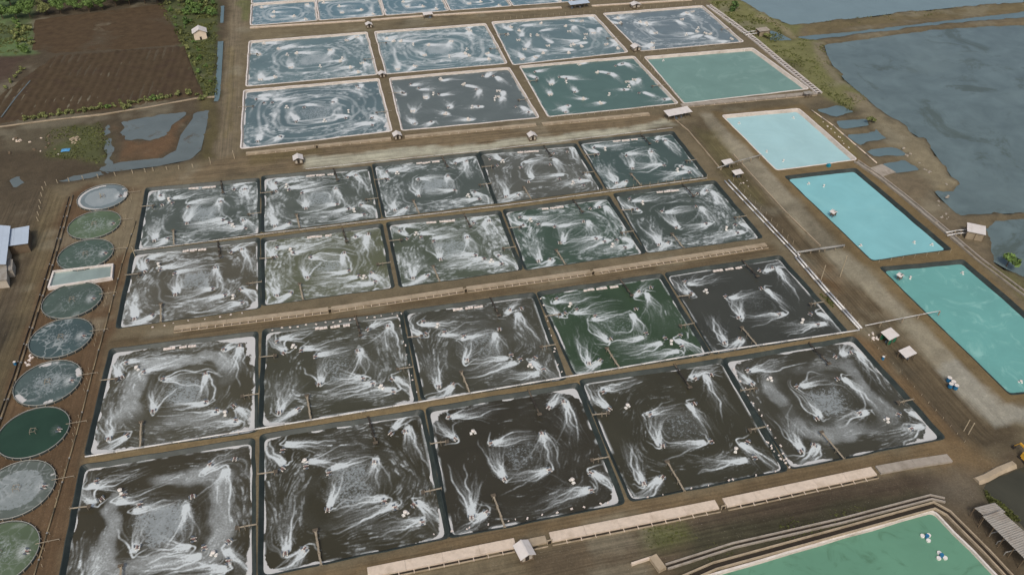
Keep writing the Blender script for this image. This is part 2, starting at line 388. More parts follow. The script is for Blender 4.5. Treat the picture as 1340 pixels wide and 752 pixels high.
PUD['d'] = PP([(78,236),(100,229),(130,224),(140,226),(118,231),(92,236)])
PUD['e'] = PP([(14,235),(24,230),(28,238),(20,246)])
CAN = {'a': PP([(284.6,53),(292,52.5),(288.6,112),(287,131),(279.5,131),(281.5,112)]), 'b': PP([(288.4,6),(293.3,6),(292,29),(287.8,29)])}
ROADPOND = PP([(1300,622),(1318,618),(1345,606),(1420,585),(1470,640),(1400,735),(1345,692),(1322,668),(1302,655),(1290,645),(1288,632)])
DITCH = PP([(899,169),(945,228),(1042,336),(1128,431),(1190,500),(1262,578),(1292,590),(1345,582),(1345,533),(1314,528.5),(1251,469),(1182,400),(1146,366),(1102,323.6),(1070,290),(992.6,208),(943,162),(931,152),(916,153)])
WATER_Z = -.55

# ------------------------------------------------------------------ the ground: one sheet with the ponds cut out of it
def build_ground():
    st = 1.5
    xs = np.arange(-190, 330, st); ys = np.arange(40, 420, st)
    X, Y = np.meshgrid(xs, ys); X = X.ravel(); Y = Y.ravel()
    X = X+RNG.uniform(-.25, .25, X.shape); Y = Y+RNG.uniform(-.25, .25, Y.shape)
    # keep what the camera could plausibly see
    rel = np.stack([X, Y, np.full_like(X, -CZ)], 1); dz = rel@np.array(FW); px = W/2+F*(rel@np.array(RT))/dz; py = H/2-F*(rel@np.array(UP))/dz
    keep = (px > -160) & (px < W+160) & (py > -70) & (py < H+140)
    far = py < 170
    keep &= ~(far & (((np.floor((X)/st)+np.floor(Y/st)) % 2) > 0) & False)
    X, Y = X[keep], Y[keep]
    dmin = np.full(X.shape, 1e9)
    for k, h in HOLES.items():
        bb = np.asarray(h); lo = bb.min(0)-8; hi = bb.max(0)+8
        mk = (X > lo[0]) & (X < hi[0]) & (Y > lo[1]) & (Y < hi[1])
        if mk.any(): dmin[mk] = np.minimum(dmin[mk], sdist(h, X[mk], Y[mk]))
    k2 = dmin > .45; X, Y, dmin = X[k2], Y[k2], dmin[k2]
    R = 4200
    ox = [-R, R, R, -R, -300, 600, 600, -300, -R/2, 0, R/2, R, R, -R]; oy = [-R/2, -R/2, R, R, -60, -60, 700, 700, R, R, R, 0, R/2, R/2]
    verts = [Vector((a, b)) for a, b in zip(X, Y)]+[Vector((a, b)) for a, b in zip(ox, oy)]
    edges = []
    for h in HOLES.values():
        i = len(verts); verts += [Vector(p) for p in h]; n = len(h); edges += [(i+k, i+(k+1) % n) for k in range(n)]
    v2, e2, f2, _, _, _ = delaunay_2d_cdt(verts, edges, [], 0, 1e-4)
    V = np.array([(v.x, v.y) for v in v2]); Fc = np.array([f for f in f2 if len(f) == 3])
    cen = V[Fc].mean(1); bad = np.zeros(len(Fc), bool)
    for h in HOLES.values():
        bb = np.asarray(h); lo = bb.min(0); hi = bb.max(0)
        mk = np.where((cen[:, 0] > lo[0]) & (cen[:, 0] < hi[0]) & (cen[:, 1] > lo[1]) & (cen[:, 1] < hi[1]))[0]
        if len(mk): bad[mk] |= inside(h, cen[mk, 0], cen[mk, 1])
    Fc = Fc[~bad]
    x, y = V[:, 0], V[:, 1]
    dp = np.full(x.shape, 1e9)
    for h in HOLES.values(): dp = np.minimum(dp, np.abs(sdist(h, x, y)))
    wob = lambda a, s: (fbm(x, y, s, 3)-.5)*a
    z = (fbm(x, y, .08, 1)-.5)*.5*sstep(1.2, 6, dp)+(fbm(x, y, .5, 2)-.5)*.16*sstep(.6, 3, dp)
    def hollow(poly, depth, w, wobble=1.2, lift=.0, grow=0.):
        nonlocal z
        d = sdist(poly, x, y)+wob(wobble*2, .25)-grow
        k = sstep(.4*w, -.6*w, d)
        z = z*(1-k)+(-depth)*k
        if lift: z = z+lift*np.exp(-((d-w)/ (w*1.1))**2)*(d > -.2)
        return d
    dl = {k: hollow(p, 1.5, 2.4 if k.startswith('inlet') else 1.6 if k == 'channel' else 3.6, .7 if k[0] in 'ic' else 2.4, .25 if k[0] == 'l' else 0, .8 if k[0] in 'ic' else 0.) for k, p in LAG.items()}
    for k, p in PUD.items(): dl['p'+k] = hollow(p, .75, 2.5, 1.6)
    for k, p in CAN.items(): dl['c'+k] = hollow(p, 1.3, 1.2, .3)
    dl['road'] = hollow(ROADPOND, 1.4, 3., 1.0)
    # the low strip between the ponds and the raised reservoirs
    dd = sdist(DITCH, x, y); kd = sstep(0, -6.0, dd)*sstep(.0, 2.0, dp); z = z*(1-sstep(0, -1, dd)*.4)-1.15*kd
    # ---- tint
    T = np.tile(np.array(srgb(114, 100, 80)), (len(x), 1)); Gs = np.zeros(len(x))
    qx = x+(fbm(x, y, .12, 8)-.5)*5; qy = y+(fbm(x, y, .12, 9)-.5)*5
    def paint(pts, rgb, soft=1.5, amt=1., grass=None, world_=False, crisp=False):
        nonlocal T, Gs
        poly = pts if world_ else PP(pts)
        d = sdist(poly, x if crisp else qx, y if crisp else qy); k = (sstep(soft, -soft, d)*amt)
        T = T*(1-k[:, None])+np.array(srgb(*rgb))*k[:, None]
        if grass is not None: Gs = Gs*(1-k)+grass*k
    # left side yards and fields
    paint([(-200,-80),(300,-80),(296,60),(284,205),(60,245),(20,300),(-200,420)], (84,72,58), 2)
    paint([(-220,240),(55,238),(70,245),(30,440),(-20,620),(-220,640)], (88,76,62), 2)
    paint([(-200,420),(30,420),(0,540),(-200,700)], (72,62,52), 3)
    paint([(88,262),(62,300),(45,400),(-10,560),(-60,700),(-80,800),(70,800),(110,600),(150,440),(180,300),(190,248),(120,240)], (98,77,58), 1.5)
    paint([(150,255),(190,250),(180,320),(165,330),(140,345),(100,330),(150,300)], (122,108,88), 2)
    paint([(60,248),(88,258),(45,400),(0,545),(-30,545),(15,430),(40,330)], (104,90,68), 2, .8)
    paint([(-200,-80),(40,-80),(45,70),(20,75),(-200,110)], (98,114,74), 2, 1, .1)
    paint([(-20,75),(35,72),(20,90),(-10,130),(-200,190)], (80,64,54), 1.5)
    paint([(200,-60),(286,-60),(286,40),(284,128),(265,128),(240,70),(215,10)], (78,82,52), 1.5, 1, .38)
    paint([(60,170),(130,160),(145,190),(135,215),(60,205)], (86,88,56), 2.5, .9, .25)
    paint([(150,165),(165,190),(150,215),(205,205),(232,190),(235,170),(250,150),(215,165),(180,190)], (104,80,60), 1.2)
    paint([(262,130),(283,126),(284,205),(262,212)], (96,86,58), 1.5, .8, .2)
    paint([(0,170),(60,160),(100,178),(60,200),(0,195)], (100,90,74), 2, .7, .18)
    # roads and dikes
    paint([(306,-60),(326,-60),(316,40),(311,110),(308,200),(284,210),(291,120),(300,50)], (118,104,86), 1.2)
    paint([(300,60),(310,60),(300,180),(292,180)], (112,98,66), .8, .5, .15)
    paint([(310,0),(327,0),(325,25),(316,30)], (104,104,66), 1, .8, .3)
    paint([(300,204),(520,176),(880,150),(900,165),(640,195),(340,228),(180,245),(280,212)], (116,99,78), 1.5)
    paint([(400,206),(640,186),(880,158),(882,166),(640,196),(400,220)], (172,164,146), .8, .95)
    paint([(316,200),(420,190),(420,200),(330,218)], (102,88,60), 1.5, .7, .15)
    paint([(320,45),(330,40),(640,18),(640,27),(330,52)], (120,106,84), 1, .8, .12)
    paint([(172,326),(650,270),(925,232),(940,233),(925,241),(650,278),(172,333)], (124,107,80), .5, 1, None, False, True)
    paint([(112,600),(545,528),(935,463),(1118,434),(1118,446),(940,474),(545,540),(112,612)], (126,106,78), .5, 1, None, False, True)
    paint([(150,440),(430,405),(880,345),(1010,318),(1018,330),(880,356),(430,420),(150,456)], (102,86,66), 1.2)
    paint([(350,762),(590,704),(820,660),(1040,614),(1235,578),(1250,598),(1150,612),(940,655),(720,700),(480,748),(400,775)], (112,93,70), 1)
    paint([(1105,440),(1135,432),(1262,578),(1290,600),(1240,610),(1225,575)], (112,90,66), 1.2)
    paint([(1150,436),(1200,495),(1240,545),(1290,580),(1240,560)], (92,80,68), 2, .8)
    # low strip and its pale bank
    paint([(899,169),(945,228),(1042,336),(1128,431),(1190,500),(1270,580),(1335,580),(1335,556),(1288,541),(1230,480),(1171,411),(1105,353),(1030,278),(964,203),(931,167),(916,153)], (96,82,64), 1.2, 1, .1)
    paint([(1040,345),(1100,340),(1110,360),(1090,380)], (112,86,60), 2, .7)
    bank = [(916,149),(930,147),(943,162),(992.6,208),(1070,290),(1102,323.6),(1146,366),(1182,400),(1251,469),(1314,528.5),(1350,533),(1350,551),(1303,552),(1288,540),(1230,480),(1171,411),(1105,353),(1073,320.7),(1030,278),(964,203),(931,167.5)]
    paint(bank, (140,129,112), .7, 1, 0, False, True)
    paint([(1232,474),(1251,469),(1314,528.5),(1350,533),(1350,551),(1303,552),(1288,540),(1230,482)], (150,142,130), .6, 1, 0, False, True)
    paint([(905,165),(935,168),(962,204),(1010,262),(990,270),(945,226)], (104,94,66), 2, .8, .14)
    # reservoir crests
    paint([(928,146),(1050,136),(1066,146),(1128,208),(1255,322),(1275,340),(1400,470),(1400,530),(1314,527),(1251,467),(1182,398),(1102,322),(1070,288),(992,207),(943,160)], (116,97,70), .8, 1, .04, False, True)
    # right bank beyond the reservoirs
    paint([(925,0),(968,0),(1010,24),(1050,34),(1046,48),(1078,55),(1090,90),(1140,130),(1110,150),(1080,128),(1000,60),(960,35)], (116,112,74), 1.5, 1, .3)
    paint([(985,20),(1005,24),(1036,40),(1046,50),(1038,52),(1018,36)], (140,126,100), 1, .9, 0)
    paint([(1062,55),(1078,55),(1086,85),(1105,108),(1095,110),(1075,85)], (130,118,98), 1, .9, 0)
    paint([(1105,120),(1135,128),(1175,158),(1215,186),(1232,208),(1254,243),(1240,250),(1215,240),(1190,215),(1160,185),(1125,150)], (130,117,96), 1.2, 1, .0)
    paint([(1130,210),(1165,222),(1215,240),(1228,256),(1247,278),(1290,300),(1298,335),(1345,362),(1345,395),(1282,338),(1230,290),(1182,250)], (112,98,80), 1.5, 1, .06)
    paint([(1280,345),(1345,365),(1345,400),(1290,350)], (104,98,66), 1.5, .9, .22)
    paint([(1050,32),(1170,18),(1345,4),(1345,14),(1200,27),(1060,44)], (112,98,72), 1, .9, .1)
    paint([(1060,140),(1075,150),(1130,205),(1120,208),(1060,150)], (114,102,68), 1, .9, .15)
    # near right corner
    paint([(690,730),(830,690),(1000,660),(1200,620),(1290,600),(1345,585),(1345,800),(690,820)], (96,82,66), 2, 1, .03)
    paint([(820,690),(960,655),(1180,620),(1235,620),(1240,640),(1180,650),(1000,690),(860,725)], (74,62,52), 3, .8, .05)
    paint([(840,690),(890,682),(900,700),(850,715)], (92,92,58), 2, .9, .2)
    paint([(900,690),(1215,640),(1235,645),(1215,665),(935,742),(880,745)], (66,62,48), 1.5, .9, .14)
    paint([(1222,665),(1245,672),(1330,760),(1305,770)], (92,80,66), 1, 1, 0)
    paint([(1205,575),(1270,575),(1300,610),(1280,640),(1240,630),(1225,610)], (122,100,74), 2.5, .9)
    paint([(1240,610),(1290,620),(1290,650),(1250,660),(1215,640)], (104,94,82), 3, .7)
    paint([(1290,635),(1310,650),(1345,690),(1345,705),(1300,665),(1284,650)], (70,72,46), 1.2, 1, .24)
    st_ = sstep(.60, .72, fbm(x, y, .05, 51, 5))*sstep(1.0, 3.0, dp)*.45; T = T*(1-st_[:, None])+np.array(srgb(74, 66, 54))*st_[:, None]
    st_ = sstep(.60, .70, fbm(x, y, .07, 71, 5))*sstep(1.0, 3.0, dp)*.4; T = T*(1-st_[:, None])+np.array(srgb(142, 132, 114))*st_[:, None]
    TX = np.zeros(len(x)); TY_ = np.zeros(len(x))
    def tracks(pts, ax_, amt=1., soft=2.):
        nonlocal TX, TY_
        k = sstep(soft, -soft, sdist(PP(pts), qx, qy))*amt
        if ax_ == 'x': TX = np.maximum(TX, k)
        else: TY_ = np.maximum(TY_, k)
    tracks([(300,204),(520,176),(880,150),(900,165),(640,195),(340,228),(180,245),(280,212)], 'x', .9); tracks([(320,40),(740,10),(740,30),(330,52)], 'x', .7); tracks([(306,-60),(326,-60),(316,40),(308,200),(284,210),(291,120)], 'y', .9)
    tracks([(150,440),(430,405),(880,345),(1010,318),(1018,330),(880,356),(430,420),(150,456)], 'x', .8); tracks([(350,762),(590,704),(1040,614),(1215,582),(1225,605),(1180,640),(900,740),(690,780)], 'x', .75)
    tracks([(172,326),(650,270),(940,233),(925,241),(650,278),(172,333)], 'x', .6); tracks([(112,600),(545,528),(1118,434),(1118,446),(545,540),(112,612)], 'x', .6)
    tracks([(88,262),(45,400),(-10,560),(-80,800),(70,800),(150,440),(190,248)], 'y', .45); tracks([(-60,300),(60,248),(88,258),(45,400),(0,545),(-60,545)], 'y', .8); tracks([(899,169),(1128,431),(1270,580),(1335,556),(1230,480),(964,203)], 'y', .7); tracks([(1105,440),(1135,440),(1240,555),(1225,572)], 'y', .6)
    # wet fringe round every water body
    for k, d in dl.items():
        kk = np.clip(np.exp(-np.clip(d, 0, 99)/.9), 0, 1)*.55*(np.abs(d) < 6)
        T = T*(1-kk[:, None])+np.array(srgb(70, 62, 50))*kk[:, None]
    T = T*(.86+.28*fbm(x, y, .035, 21))[:, None]*np.array([.86, .94, .93])
    me = bpy.data.meshes.new('ground')
    me.vertices.add(len(x)); me.vertices.foreach_set('co', np.stack([x, y, z], 1).astype(np.float32).ravel())
    me.loops.add(len(Fc)*3); me.loops.foreach_set('vertex_index', Fc.ravel().astype(np.int32))
    me.polygons.add(len(Fc)); me.polygons.foreach_set('loop_start', (np.arange(len(Fc))*3).astype(np.int32))
    me.update(calc_edges=True)
    a = me.attributes.new('tint', 'FLOAT_COLOR', 'POINT'); a.data.foreach_set('color', np.concatenate([T, np.ones((len(x), 1))], 1).astype(np.float32).ravel())
    for nm_, ar_ in (('trackx', TX), ('tracky', TY_)):
        a = me.attributes.new(nm_, 'FLOAT', 'POINT'); a.data.foreach_set('value', ar_.astype(np.float32))
    a = me.attributes.new('grass', 'FLOAT', 'POINT'); a.data.foreach_set('value', Gs.astype(np.float32))
    o = link('ground', me, M_GROUND, smooth=True); o['kind'] = 'structure'
build_ground()

# ------------------------------------------------------------------ open water
def sheet(name, polys, material, z, grow=0.):
    for p in polys:
        mb = MB(); q = offset_quad(p, -grow) if grow else p; mb.poly([(a, b, z) for a, b in q]); o = obj(name, mb, material); o['kind'] = 'structure'
def strip_fan(p, g):      # enlarge about the outline without folding
    c = np.mean(np.asarray(p), 0); return [tuple(np.asarray(a)+(np.asarray(a)-c)/np.linalg.norm(np.asarray(a)-c)*g) for a in p]
M_LAG = water_mat('lagoon_water', srgb(98, 114, 115), .16, var=.18, bump=.10, bscale=.5, weeds=(.045, .525, .7, srgb(74, 84, 76)), swirl=(.011, .35, srgb(112, 128, 126)))
M_LAGT = water_mat('lagoon_top_water', srgb(116, 136, 140), .16, var=.05, bump=.08, bscale=.5)
M_CAN = water_mat('canal_water', srgb(98, 118, 122), .12, var=.1, bump=.05)
M_PUD = water_mat('puddle_water', srgb(100, 110, 110), .1, var=.12, bump=.03, weeds=(.14, .55, .75, srgb(86, 78, 62)))
for k, p in LAG.items():
    mm = {'lagoon_main': M_LAG, 'lagoon_top': M_LAGT}.get(k, M_CAN)
    nm = {'lagoon_main': 'lagoon', 'lagoon_top': 'lagoon', 'channel': 'channel_water'}.get(k, 'inlet_water')
    if nm == 'inlet_water': p = strip_fan(p, 2.6)
    o_ = None; mb = MB(); mb.poly([(a, b, WATER_Z+{'lagoon_main': 0, 'lagoon_top': .01, 'channel': .02}.get(k, .03)) for a, b in (p if nm == 'inlet_water' else offset_quad(p, -2.0) if k == 'channel' else p)])
    o_ = obj(nm, mb, mm); o_['kind'] = 'structure'
for k, p in PUD.items():
    mb = MB(); mb.poly([(a, b, -.28+.012*'abcde'.index(k)) for a, b in (p if k == 'b' else strip_fan(p, 1.0))]); obj('puddle', mb, M_PUD)['kind'] = 'structure'
for k, p in CAN.items():
    mb = MB(); mb.poly([(a, b, -.5) for a, b in p]); obj('canal_water', mb, M_CAN)['kind'] = 'structure'
mb = MB(); mb.poly([(a, b, -.5) for a, b in ROADPOND]); obj('ditch_water', mb, water_mat('ditch_water', srgb(66, 66, 56), .12, var=.2), )['kind'] = 'structure'

# ------------------------------------------------------------------ foam on the ponds
LAYOUT = [  # u, v, heading (deg, 0 = right, 90 = away from the camera), where it stands
 (.100,.880,0,'far left corner, throwing foam right'),(.110,.731,125,'far left corner, throwing foam outward'),
 (.367,.630,0,'inner ring, far left'),(.660,.657,-90,'inner ring, far right'),
 (.884,.875,-90,'far right corner, throwing foam nearer'),(.777,.871,42,'far right corner, throwing foam outward'),
 (.877,.260,-50,'near right corner, throwing foam outward'),(.662,.338,180,'inner ring, near right'),
 (.875,.128,180,'near right corner, throwing foam left'),(.356,.340,90,'inner ring, near left'),
 (.110,.104,90,'near left corner, throwing foam away'),(.225,.118,-140,'near left corner, throwing foam outward'),
 (.245,.739,0,'second in from far left corner'),(.757,.251,180,'second in from near right corner')]
def blur(a, n):
    for _ in range(n):
        a = np.pad(a, 1, mode='edge'); a = (a[:-2, 1:-1]+a[2:, 1:-1]+2*a[1:-1, 1:-1]+a[1:-1, :-2]+a[1:-1, 2:])/6
    return a
def bil(A, fx, fy):
    mm, n = A.shape; fx = np.clip(fx, 0, n-1.001); fy = np.clip(fy, 0, mm-1.001); xi = fx.astype(int); yi = fy.astype(int); ax = fx-xi; ay = fy-yi
    return (A[yi, xi]*(1-ax)+A[yi, xi+1]*ax)*(1-ay)+(A[yi+1, xi]*(1-ax)+A[yi+1, xi+1]*ax)*ay
def foam_field(Wm, Hm, n, mm, aers, par, rng):
    """foam carried by the flow of the wheels: streaks S, broken raft C, thick scum T on an n x mm grid over Wm x Hm metres"""
    gx = np.linspace(0, Wm, n); gy = np.linspace(0, Hm, mm); X, Y = np.meshgrid(gx, gy); dx, dy = Wm/(n-1), Hm/(mm-1)
    sd_ = int(rng.integers(0, 90)); u, v = X/Wm, Y/Hm
    # --- surface current: clockwise gyre plus one jet per wheel, drawing water in from the sides
    gn = 72; vx_, vy_ = np.meshgrid(np.linspace(0, Wm, gn), np.linspace(0, Hm, gn)); uu, vv = vx_/Wm, vy_/Hm; pi = math.pi
    VX = .55*np.sin(pi*uu)**.8*np.sin(pi*(vv-.5)); VY = -.55*np.sin(pi*vv)**.8*np.sin(pi*(uu-.5))
    for ax, ay, ang in aers:
        c_, s_ = math.cos(ang), math.sin(ang); t = (vx_-ax)*c_+(vy_-ay)*s_; q_ = -(vx_-ax)*s_+(vy_-ay)*c_
        wd = .9+.16*np.clip(t, 0, 99); J = 2.2*np.exp(-(q_/wd)**2)*sstep(-1.2, .3, t)/(1+.16*np.clip(t, 0, 99))*sstep(16, 5, t)
        E_ = .10*J*np.clip(q_/wd, -1.5, 1.5)-.07*np.tanh(q_/1.5)*np.exp(-(q_/4)**2)*sstep(-3, 0, t)*sstep(12, 3, t)
        VX += J*c_-E_*s_; VY += J*s_+E_*c_
    wl = 1.6; VX *= np.where(VX < 0, sstep(0, wl, vx_), sstep(0, wl, Wm-vx_)); VY *= np.where(VY < 0, sstep(0, wl, vy_), sstep(0, wl, Hm-vy_))
    tx = (fbm(vx_, vy_, .35, sd_)-.5); ty = (fbm(vx_, vy_, .35, sd_+5)-.5); VX += tx*.9; VY += ty*.9
    def splat(buf, x, y, w):
        fx = x/dx; fy = y/dy; xi = np.floor(fx).astype(int); yi = np.floor(fy).astype(int); ax = fx-xi; ay = fy-yi
        ok = (xi >= 0) & (yi >= 0) & (xi < n-1) & (yi < mm-1); xi, yi, ax, ay, w = xi[ok], yi[ok], ax[ok], ay[ok], (np.broadcast_to(w, x.shape))[ok]
        for ox, oy, k in ((0, 0, (1-ax)*(1-ay)), (1, 0, ax*(1-ay)), (0, 1, (1-ax)*ay), (1, 1, ax*ay)):
            buf += np.bincount((yi+oy)*n+xi+ox, weights=w*k, minlength=n*mm)
    def drift(buf, x, y, w, steps, h, turb, life=None, unit=True):
        kx, ky = (gn-1)/Wm, (gn-1)/Hm; tt = 0
        for _ in range(steps):
            a, b = bil(VX, x*kx, y*ky), bil(VY, x*kx, y*ky); sp_ = np.hypot(a, b)+1e-6
            if unit: a, b = a/sp_, b/sp_
            x = x+a*h+(rng.normal(0, 1, x.shape)*turb if turb else 0); y = y+b*h+(rng.normal(0, 1, x.shape)*turb if turb else 0); tt += h
            splat(buf, x, y, w*np.exp(-tt/life) if life is not None else w)
    jets = np.zeros(n*mm); lines = np.zeros(n*mm); amb = np.zeros(n*mm); cell = dx*dy; Lp = par.get('len', 9.)
    A_ = np.array(aers); na = len(A_)
    # --- wakes: a cloud of bubbles thinning downstream
    nr_ = int(46*par.get('spray', 1)); h = dx*.8; k = np.repeat(np.arange(na), nr_); sp_ = rng.uniform(.09, .24, na)[k]; skew = rng.normal(0, .16, na)[k]
    an = A_[k, 2]+skew*.6+rng.normal(0, 1, len(k))*sp_; L_r = rng.gamma(2.4, 1.0, len(k))*Lp/5.2*rng.uniform(.7, 1.3, na)[k]; w_r = rng.lognormal(-.5, .8, len(k))*rng.uniform(.6, 1.2, na)[k]
    q_ = rng.normal(0, .3, len(k)); l0 = rng.uniform(-.1, .5, len(k)); bx, by = A_[k, 0]-np.sin(A_[k, 2])*q_, A_[k, 1]+np.cos(A_[k, 2])*q_; ph = rng.uniform(0, 50, len(k)); cv = -rng.uniform(.0, .045, na)[k]
    for i in range(int(Lp*1.4/h)):                            # fan of thrown water, ray by ray
        t = l0+i*h; a_ = an+cv*t; wob_ = (vnoise(ph+t*.9, ph, 1., 6)-.5)*.10*np.clip(t, 0, 4)
        fade = np.clip(1-t/L_r, 0, 1)**.8*(.35+1.3*vnoise(ph*3+t*2.2, ph*2, 1., 8)); splat(jets, bx+np.cos(a_)*t-np.sin(a_)*wob_, by+np.sin(a_)*t+np.cos(a_)*wob_, w_r*fade*(.40*dx*h/cell))
    per = int(330*par.get('spray', 1)); k = np.repeat(np.arange(na), per); an = A_[k, 2]+rng.normal(0, .38, len(k)); l0 = rng.gamma(1.7, 1.25, len(k))       # grains of spray
    splat(jets, A_[k, 0]+np.cos(an)*l0, A_[k, 1]+np.sin(an)*l0, .007/cell*rng.uniform(.1, 2.2, len(k))*np.exp(-l0/5))
    hb = rng.normal(0, 1, (na*60, 2)); k = np.repeat(np.arange(na), 60); a_ = A_[k, 2]; tq = hb[:, 0]*.42+.35; nq = hb[:, 1]*.36
    splat(jets, A_[k, 0]+np.cos(a_)*tq-np.sin(a_)*nq, A_[k, 1]+np.sin(a_)*tq+np.cos(a_)*nq, .014/cell)
    # --- long wavy lines that bound each wake and travel on with the current
    ne = 3; g_ = 5; k = np.repeat(np.arange(na), ne*g_); an = A_[k, 2]; e0 = np.tile(np.repeat([-.55, .55, .0], g_), na)+np.repeat(rng.normal(0, .12, na*ne), g_)+rng.normal(0, .03, len(k)); ea = np.repeat(rng.normal(0, .10, na*ne), g_)+np.sign(e0)*.12
    lv = np.repeat(rng.uniform(.3, 1.0, na*ne), g_)*np.tile(np.repeat([1, 1, .5], g_), na); ls = np.repeat(rng.uniform(.35, 1.0, na*ne), g_)*Lp; x = A_[k, 0]-np.sin(an)*e0; y = A_[k, 1]+np.cos(an)*e0; dirx, diry = np.cos(an+ea), np.sin(an+ea)
    kx, ky = (gn-1)/Wm, (gn-1)/Hm; ph = np.repeat(rng.uniform(0, 90, na*ne), g_); tt = 0.
    for i in range(int(Lp*1.7/h)):
        a, b = bil(VX, x*kx, y*ky), bil(VY, x*kx, y*ky); sp2 = np.hypot(a, b)+1e-6; a, b = a/sp2, b/sp2; wgt = min(1., tt/5.); a = dirx*(1-wgt)+a*wgt; b = diry*(1-wgt)+b*wgt; m_ = np.hypot(a, b)+1e-6; a, b = a/m_, b/m_
        wv = (vnoise(ph+tt*.75, ph*2, 1., 9)-.5)*1.3*min(1., tt/2.); x = x+(a-b*wv)*h; y = y+(b+a*wv)*h; tt += h
        splat(lines, x, y, lv*np.clip(1-tt/ls/1.5, 0, 1)**.7*(.4+1.1*vnoise(ph*5+tt*1.3, ph, 1., 12))*(1.15*dx*h/cell/g_*1.4)*par.get('edge', 1))
    for ax, ay, ang in aers:                                   # line of foam drawn in behind the wheel
        if rng.random() > .8: continue
        sgn = rng.choice([-1, 1]); R_ = rng.uniform(1.8, 4.2); uq = np.linspace(0, 1, int(R_*2.2/(dx*.5)))
        bx = .3-1.5*np.sin(np.clip(uq*2.2, 0, 1)*pi/2)+np.clip(uq-.3, 0, 1)*rng.uniform(.0, 4); by = sgn*(-.5+uq**1.3*R_); bx = bx+(vnoise(uq*6+ax, uq*0+ay, 1, 4)-.5)*.6
        splat(lines, ax+math.cos(ang)*bx-math.sin(ang)*by, ay+math.sin(ang)*bx+math.cos(ang)*by, np.clip(1.15-uq, 0, 1)*rng.uniform(.4, 1.0)*.45*par.get('edge', 1))
    # --- soft trails: spent foam carried on round the pond
    nt_ = int(150*par.get('trail', 1.)); k = np.repeat(np.arange(na), nt_); a_ = A_[k, 2]; t0 = rng.uniform(.5, 7.5, len(k)); q_ = rng.normal(0, 1, len(k))*(.4+.22*t0)
    x0_, y0_ = A_[k, 0]+np.cos(a_)*t0-np.sin(a_)*q_, A_[k, 1]+np.sin(a_)*t0+np.cos(a_)*q_; okk = (x0_ > .3) & (x0_ < Wm-.3) & (y0_ > .3) & (y0_ < Hm-.3); trail = np.zeros(n*mm); h2 = dx*.95; st2 = int(5.5/h2)
    drift(trail, x0_[okk], y0_[okk], rng.lognormal(-.5, 1.0, okk.sum())*(.115*par.get('tw', 1.)*dx*h2/cell), st2, h2, dx*.07, rng.gamma(2., 1.6, okk.sum())+.5)
    trail = blur(trail.reshape(mm, n), 1)
    for _ in range(par.get('loops', 0)):                       # foam lines wound up by the gyre
        r0_ = rng.uniform(.17, .43); sp0 = rng.uniform(0, 6.28); le = rng.uniform(1.8, 5.8); tq = np.arange(0, le, .35*dx/(r0_*Wm))+sp0; rad = r0_+(tq-sp0)*rng.uniform(-.012, .012)+(vnoise(tq*2.2, tq*0+sp0*9, 1., 15)-.5)*.07
        sq = 1/np.maximum(np.abs(np.cos(tq))**4+np.abs(np.sin(tq))**4, .1)**.18
        for off in (0., .006, -.005): splat(lines, (.5+(rad+off)*sq*np.cos(tq))*Wm, (.5+(rad+off)*sq*np.sin(tq))*Hm, rng.uniform(.03, .14)*(.1+1.5*vnoise(tq*4, tq*0+sp0, 1., 16)))
    jets = blur(jets.reshape(mm, n), 1); lines = blur(lines.reshape(mm, n), 1); wash = blur(jets, 10)
    # --- drifting cover smeared along the current
    wx = (fbm(X, Y, .22, sd_)-.5); wy = (fbm(X, Y, .22, sd_+3)-.5); big = fbm(X, Y, .09, sd_+7, 5); med = fbm(X, Y, .45, sd_+11, 4)
    r_ = np.hypot(u-.5, v-.5)*(1+.12*np.cos(4*np.arctan2(v-.5, u-.5)))+wx*.12; bw = .03+.05*big; ang_ = np.arctan2(v-.5, u-.5); gap = vnoise(ang_*1.6+20, ang_*0+sd_, 1., 2)
    belt = par.get('belt', .4)*sstep(bw*1.5, bw*.5, np.abs(r_-.335))*sstep(.15, .55, gap)
    haze = par.get('haze', .2)*sstep(.24, .40, r_)*sstep(.30, .62, big*.7+med*.3)
    src = np.maximum(belt*(.4 if par.get('belt', .4) > .6 else 1.), haze*1.1); N_ = 15000; sx, sy = rng.uniform(0, Wm, N_), rng.uniform(0, Hm, N_); w = bil(src, sx/dx, sy/dy)*rng.lognormal(-.6, 1.15, N_)
    ok = w > .02; sx, sy, w = sx[ok], sy[ok], w[ok]; h = dx*.9; st = int(2.0/h)
    drift(amb, sx, sy, w*(Wm*Hm/N_)/cell/st*par.get('amb', .45), st, h, dx*.12)
    amb = blur(amb.reshape(mm, n), 1); fin = fbm(X, Y, 1.1, sd_+31, 3); amb = np.clip(amb-.09, 0, 2)*(.25+1.2*sstep(.36, .62, fin))
    # --- raft of broken foam held in the middle, gathered between the inner wheels
    du = np.abs(u-.51+wx*.16)/(.125*rng.uniform(.85, 1.2)); dv = np.abs(v-.49+wy*.16)/(.135*rng.uniform(.8, 1.15))
    C = .85*par.get('center', .5)*sstep(1.45, .45, np.maximum(du, dv)*.6+np.hypot(du, dv)*.32)*(.7+.6*med); belt_s = (par.get('belt', .4) > .6)*belt*.42*(.45+.9*med)*(1-np.clip(wash*.4, 0, .7))+.16*C*(.5+med); C = C*.9
    C = C*(1-np.clip(wash*.5, 0, .8)*(r_ > .16))
    # --- scum in the corners and along the banks
    ed = np.minimum(np.minimum(X, Wm-X), np.minimum(Y, Hm-Y)); T = np.zeros_like(X)
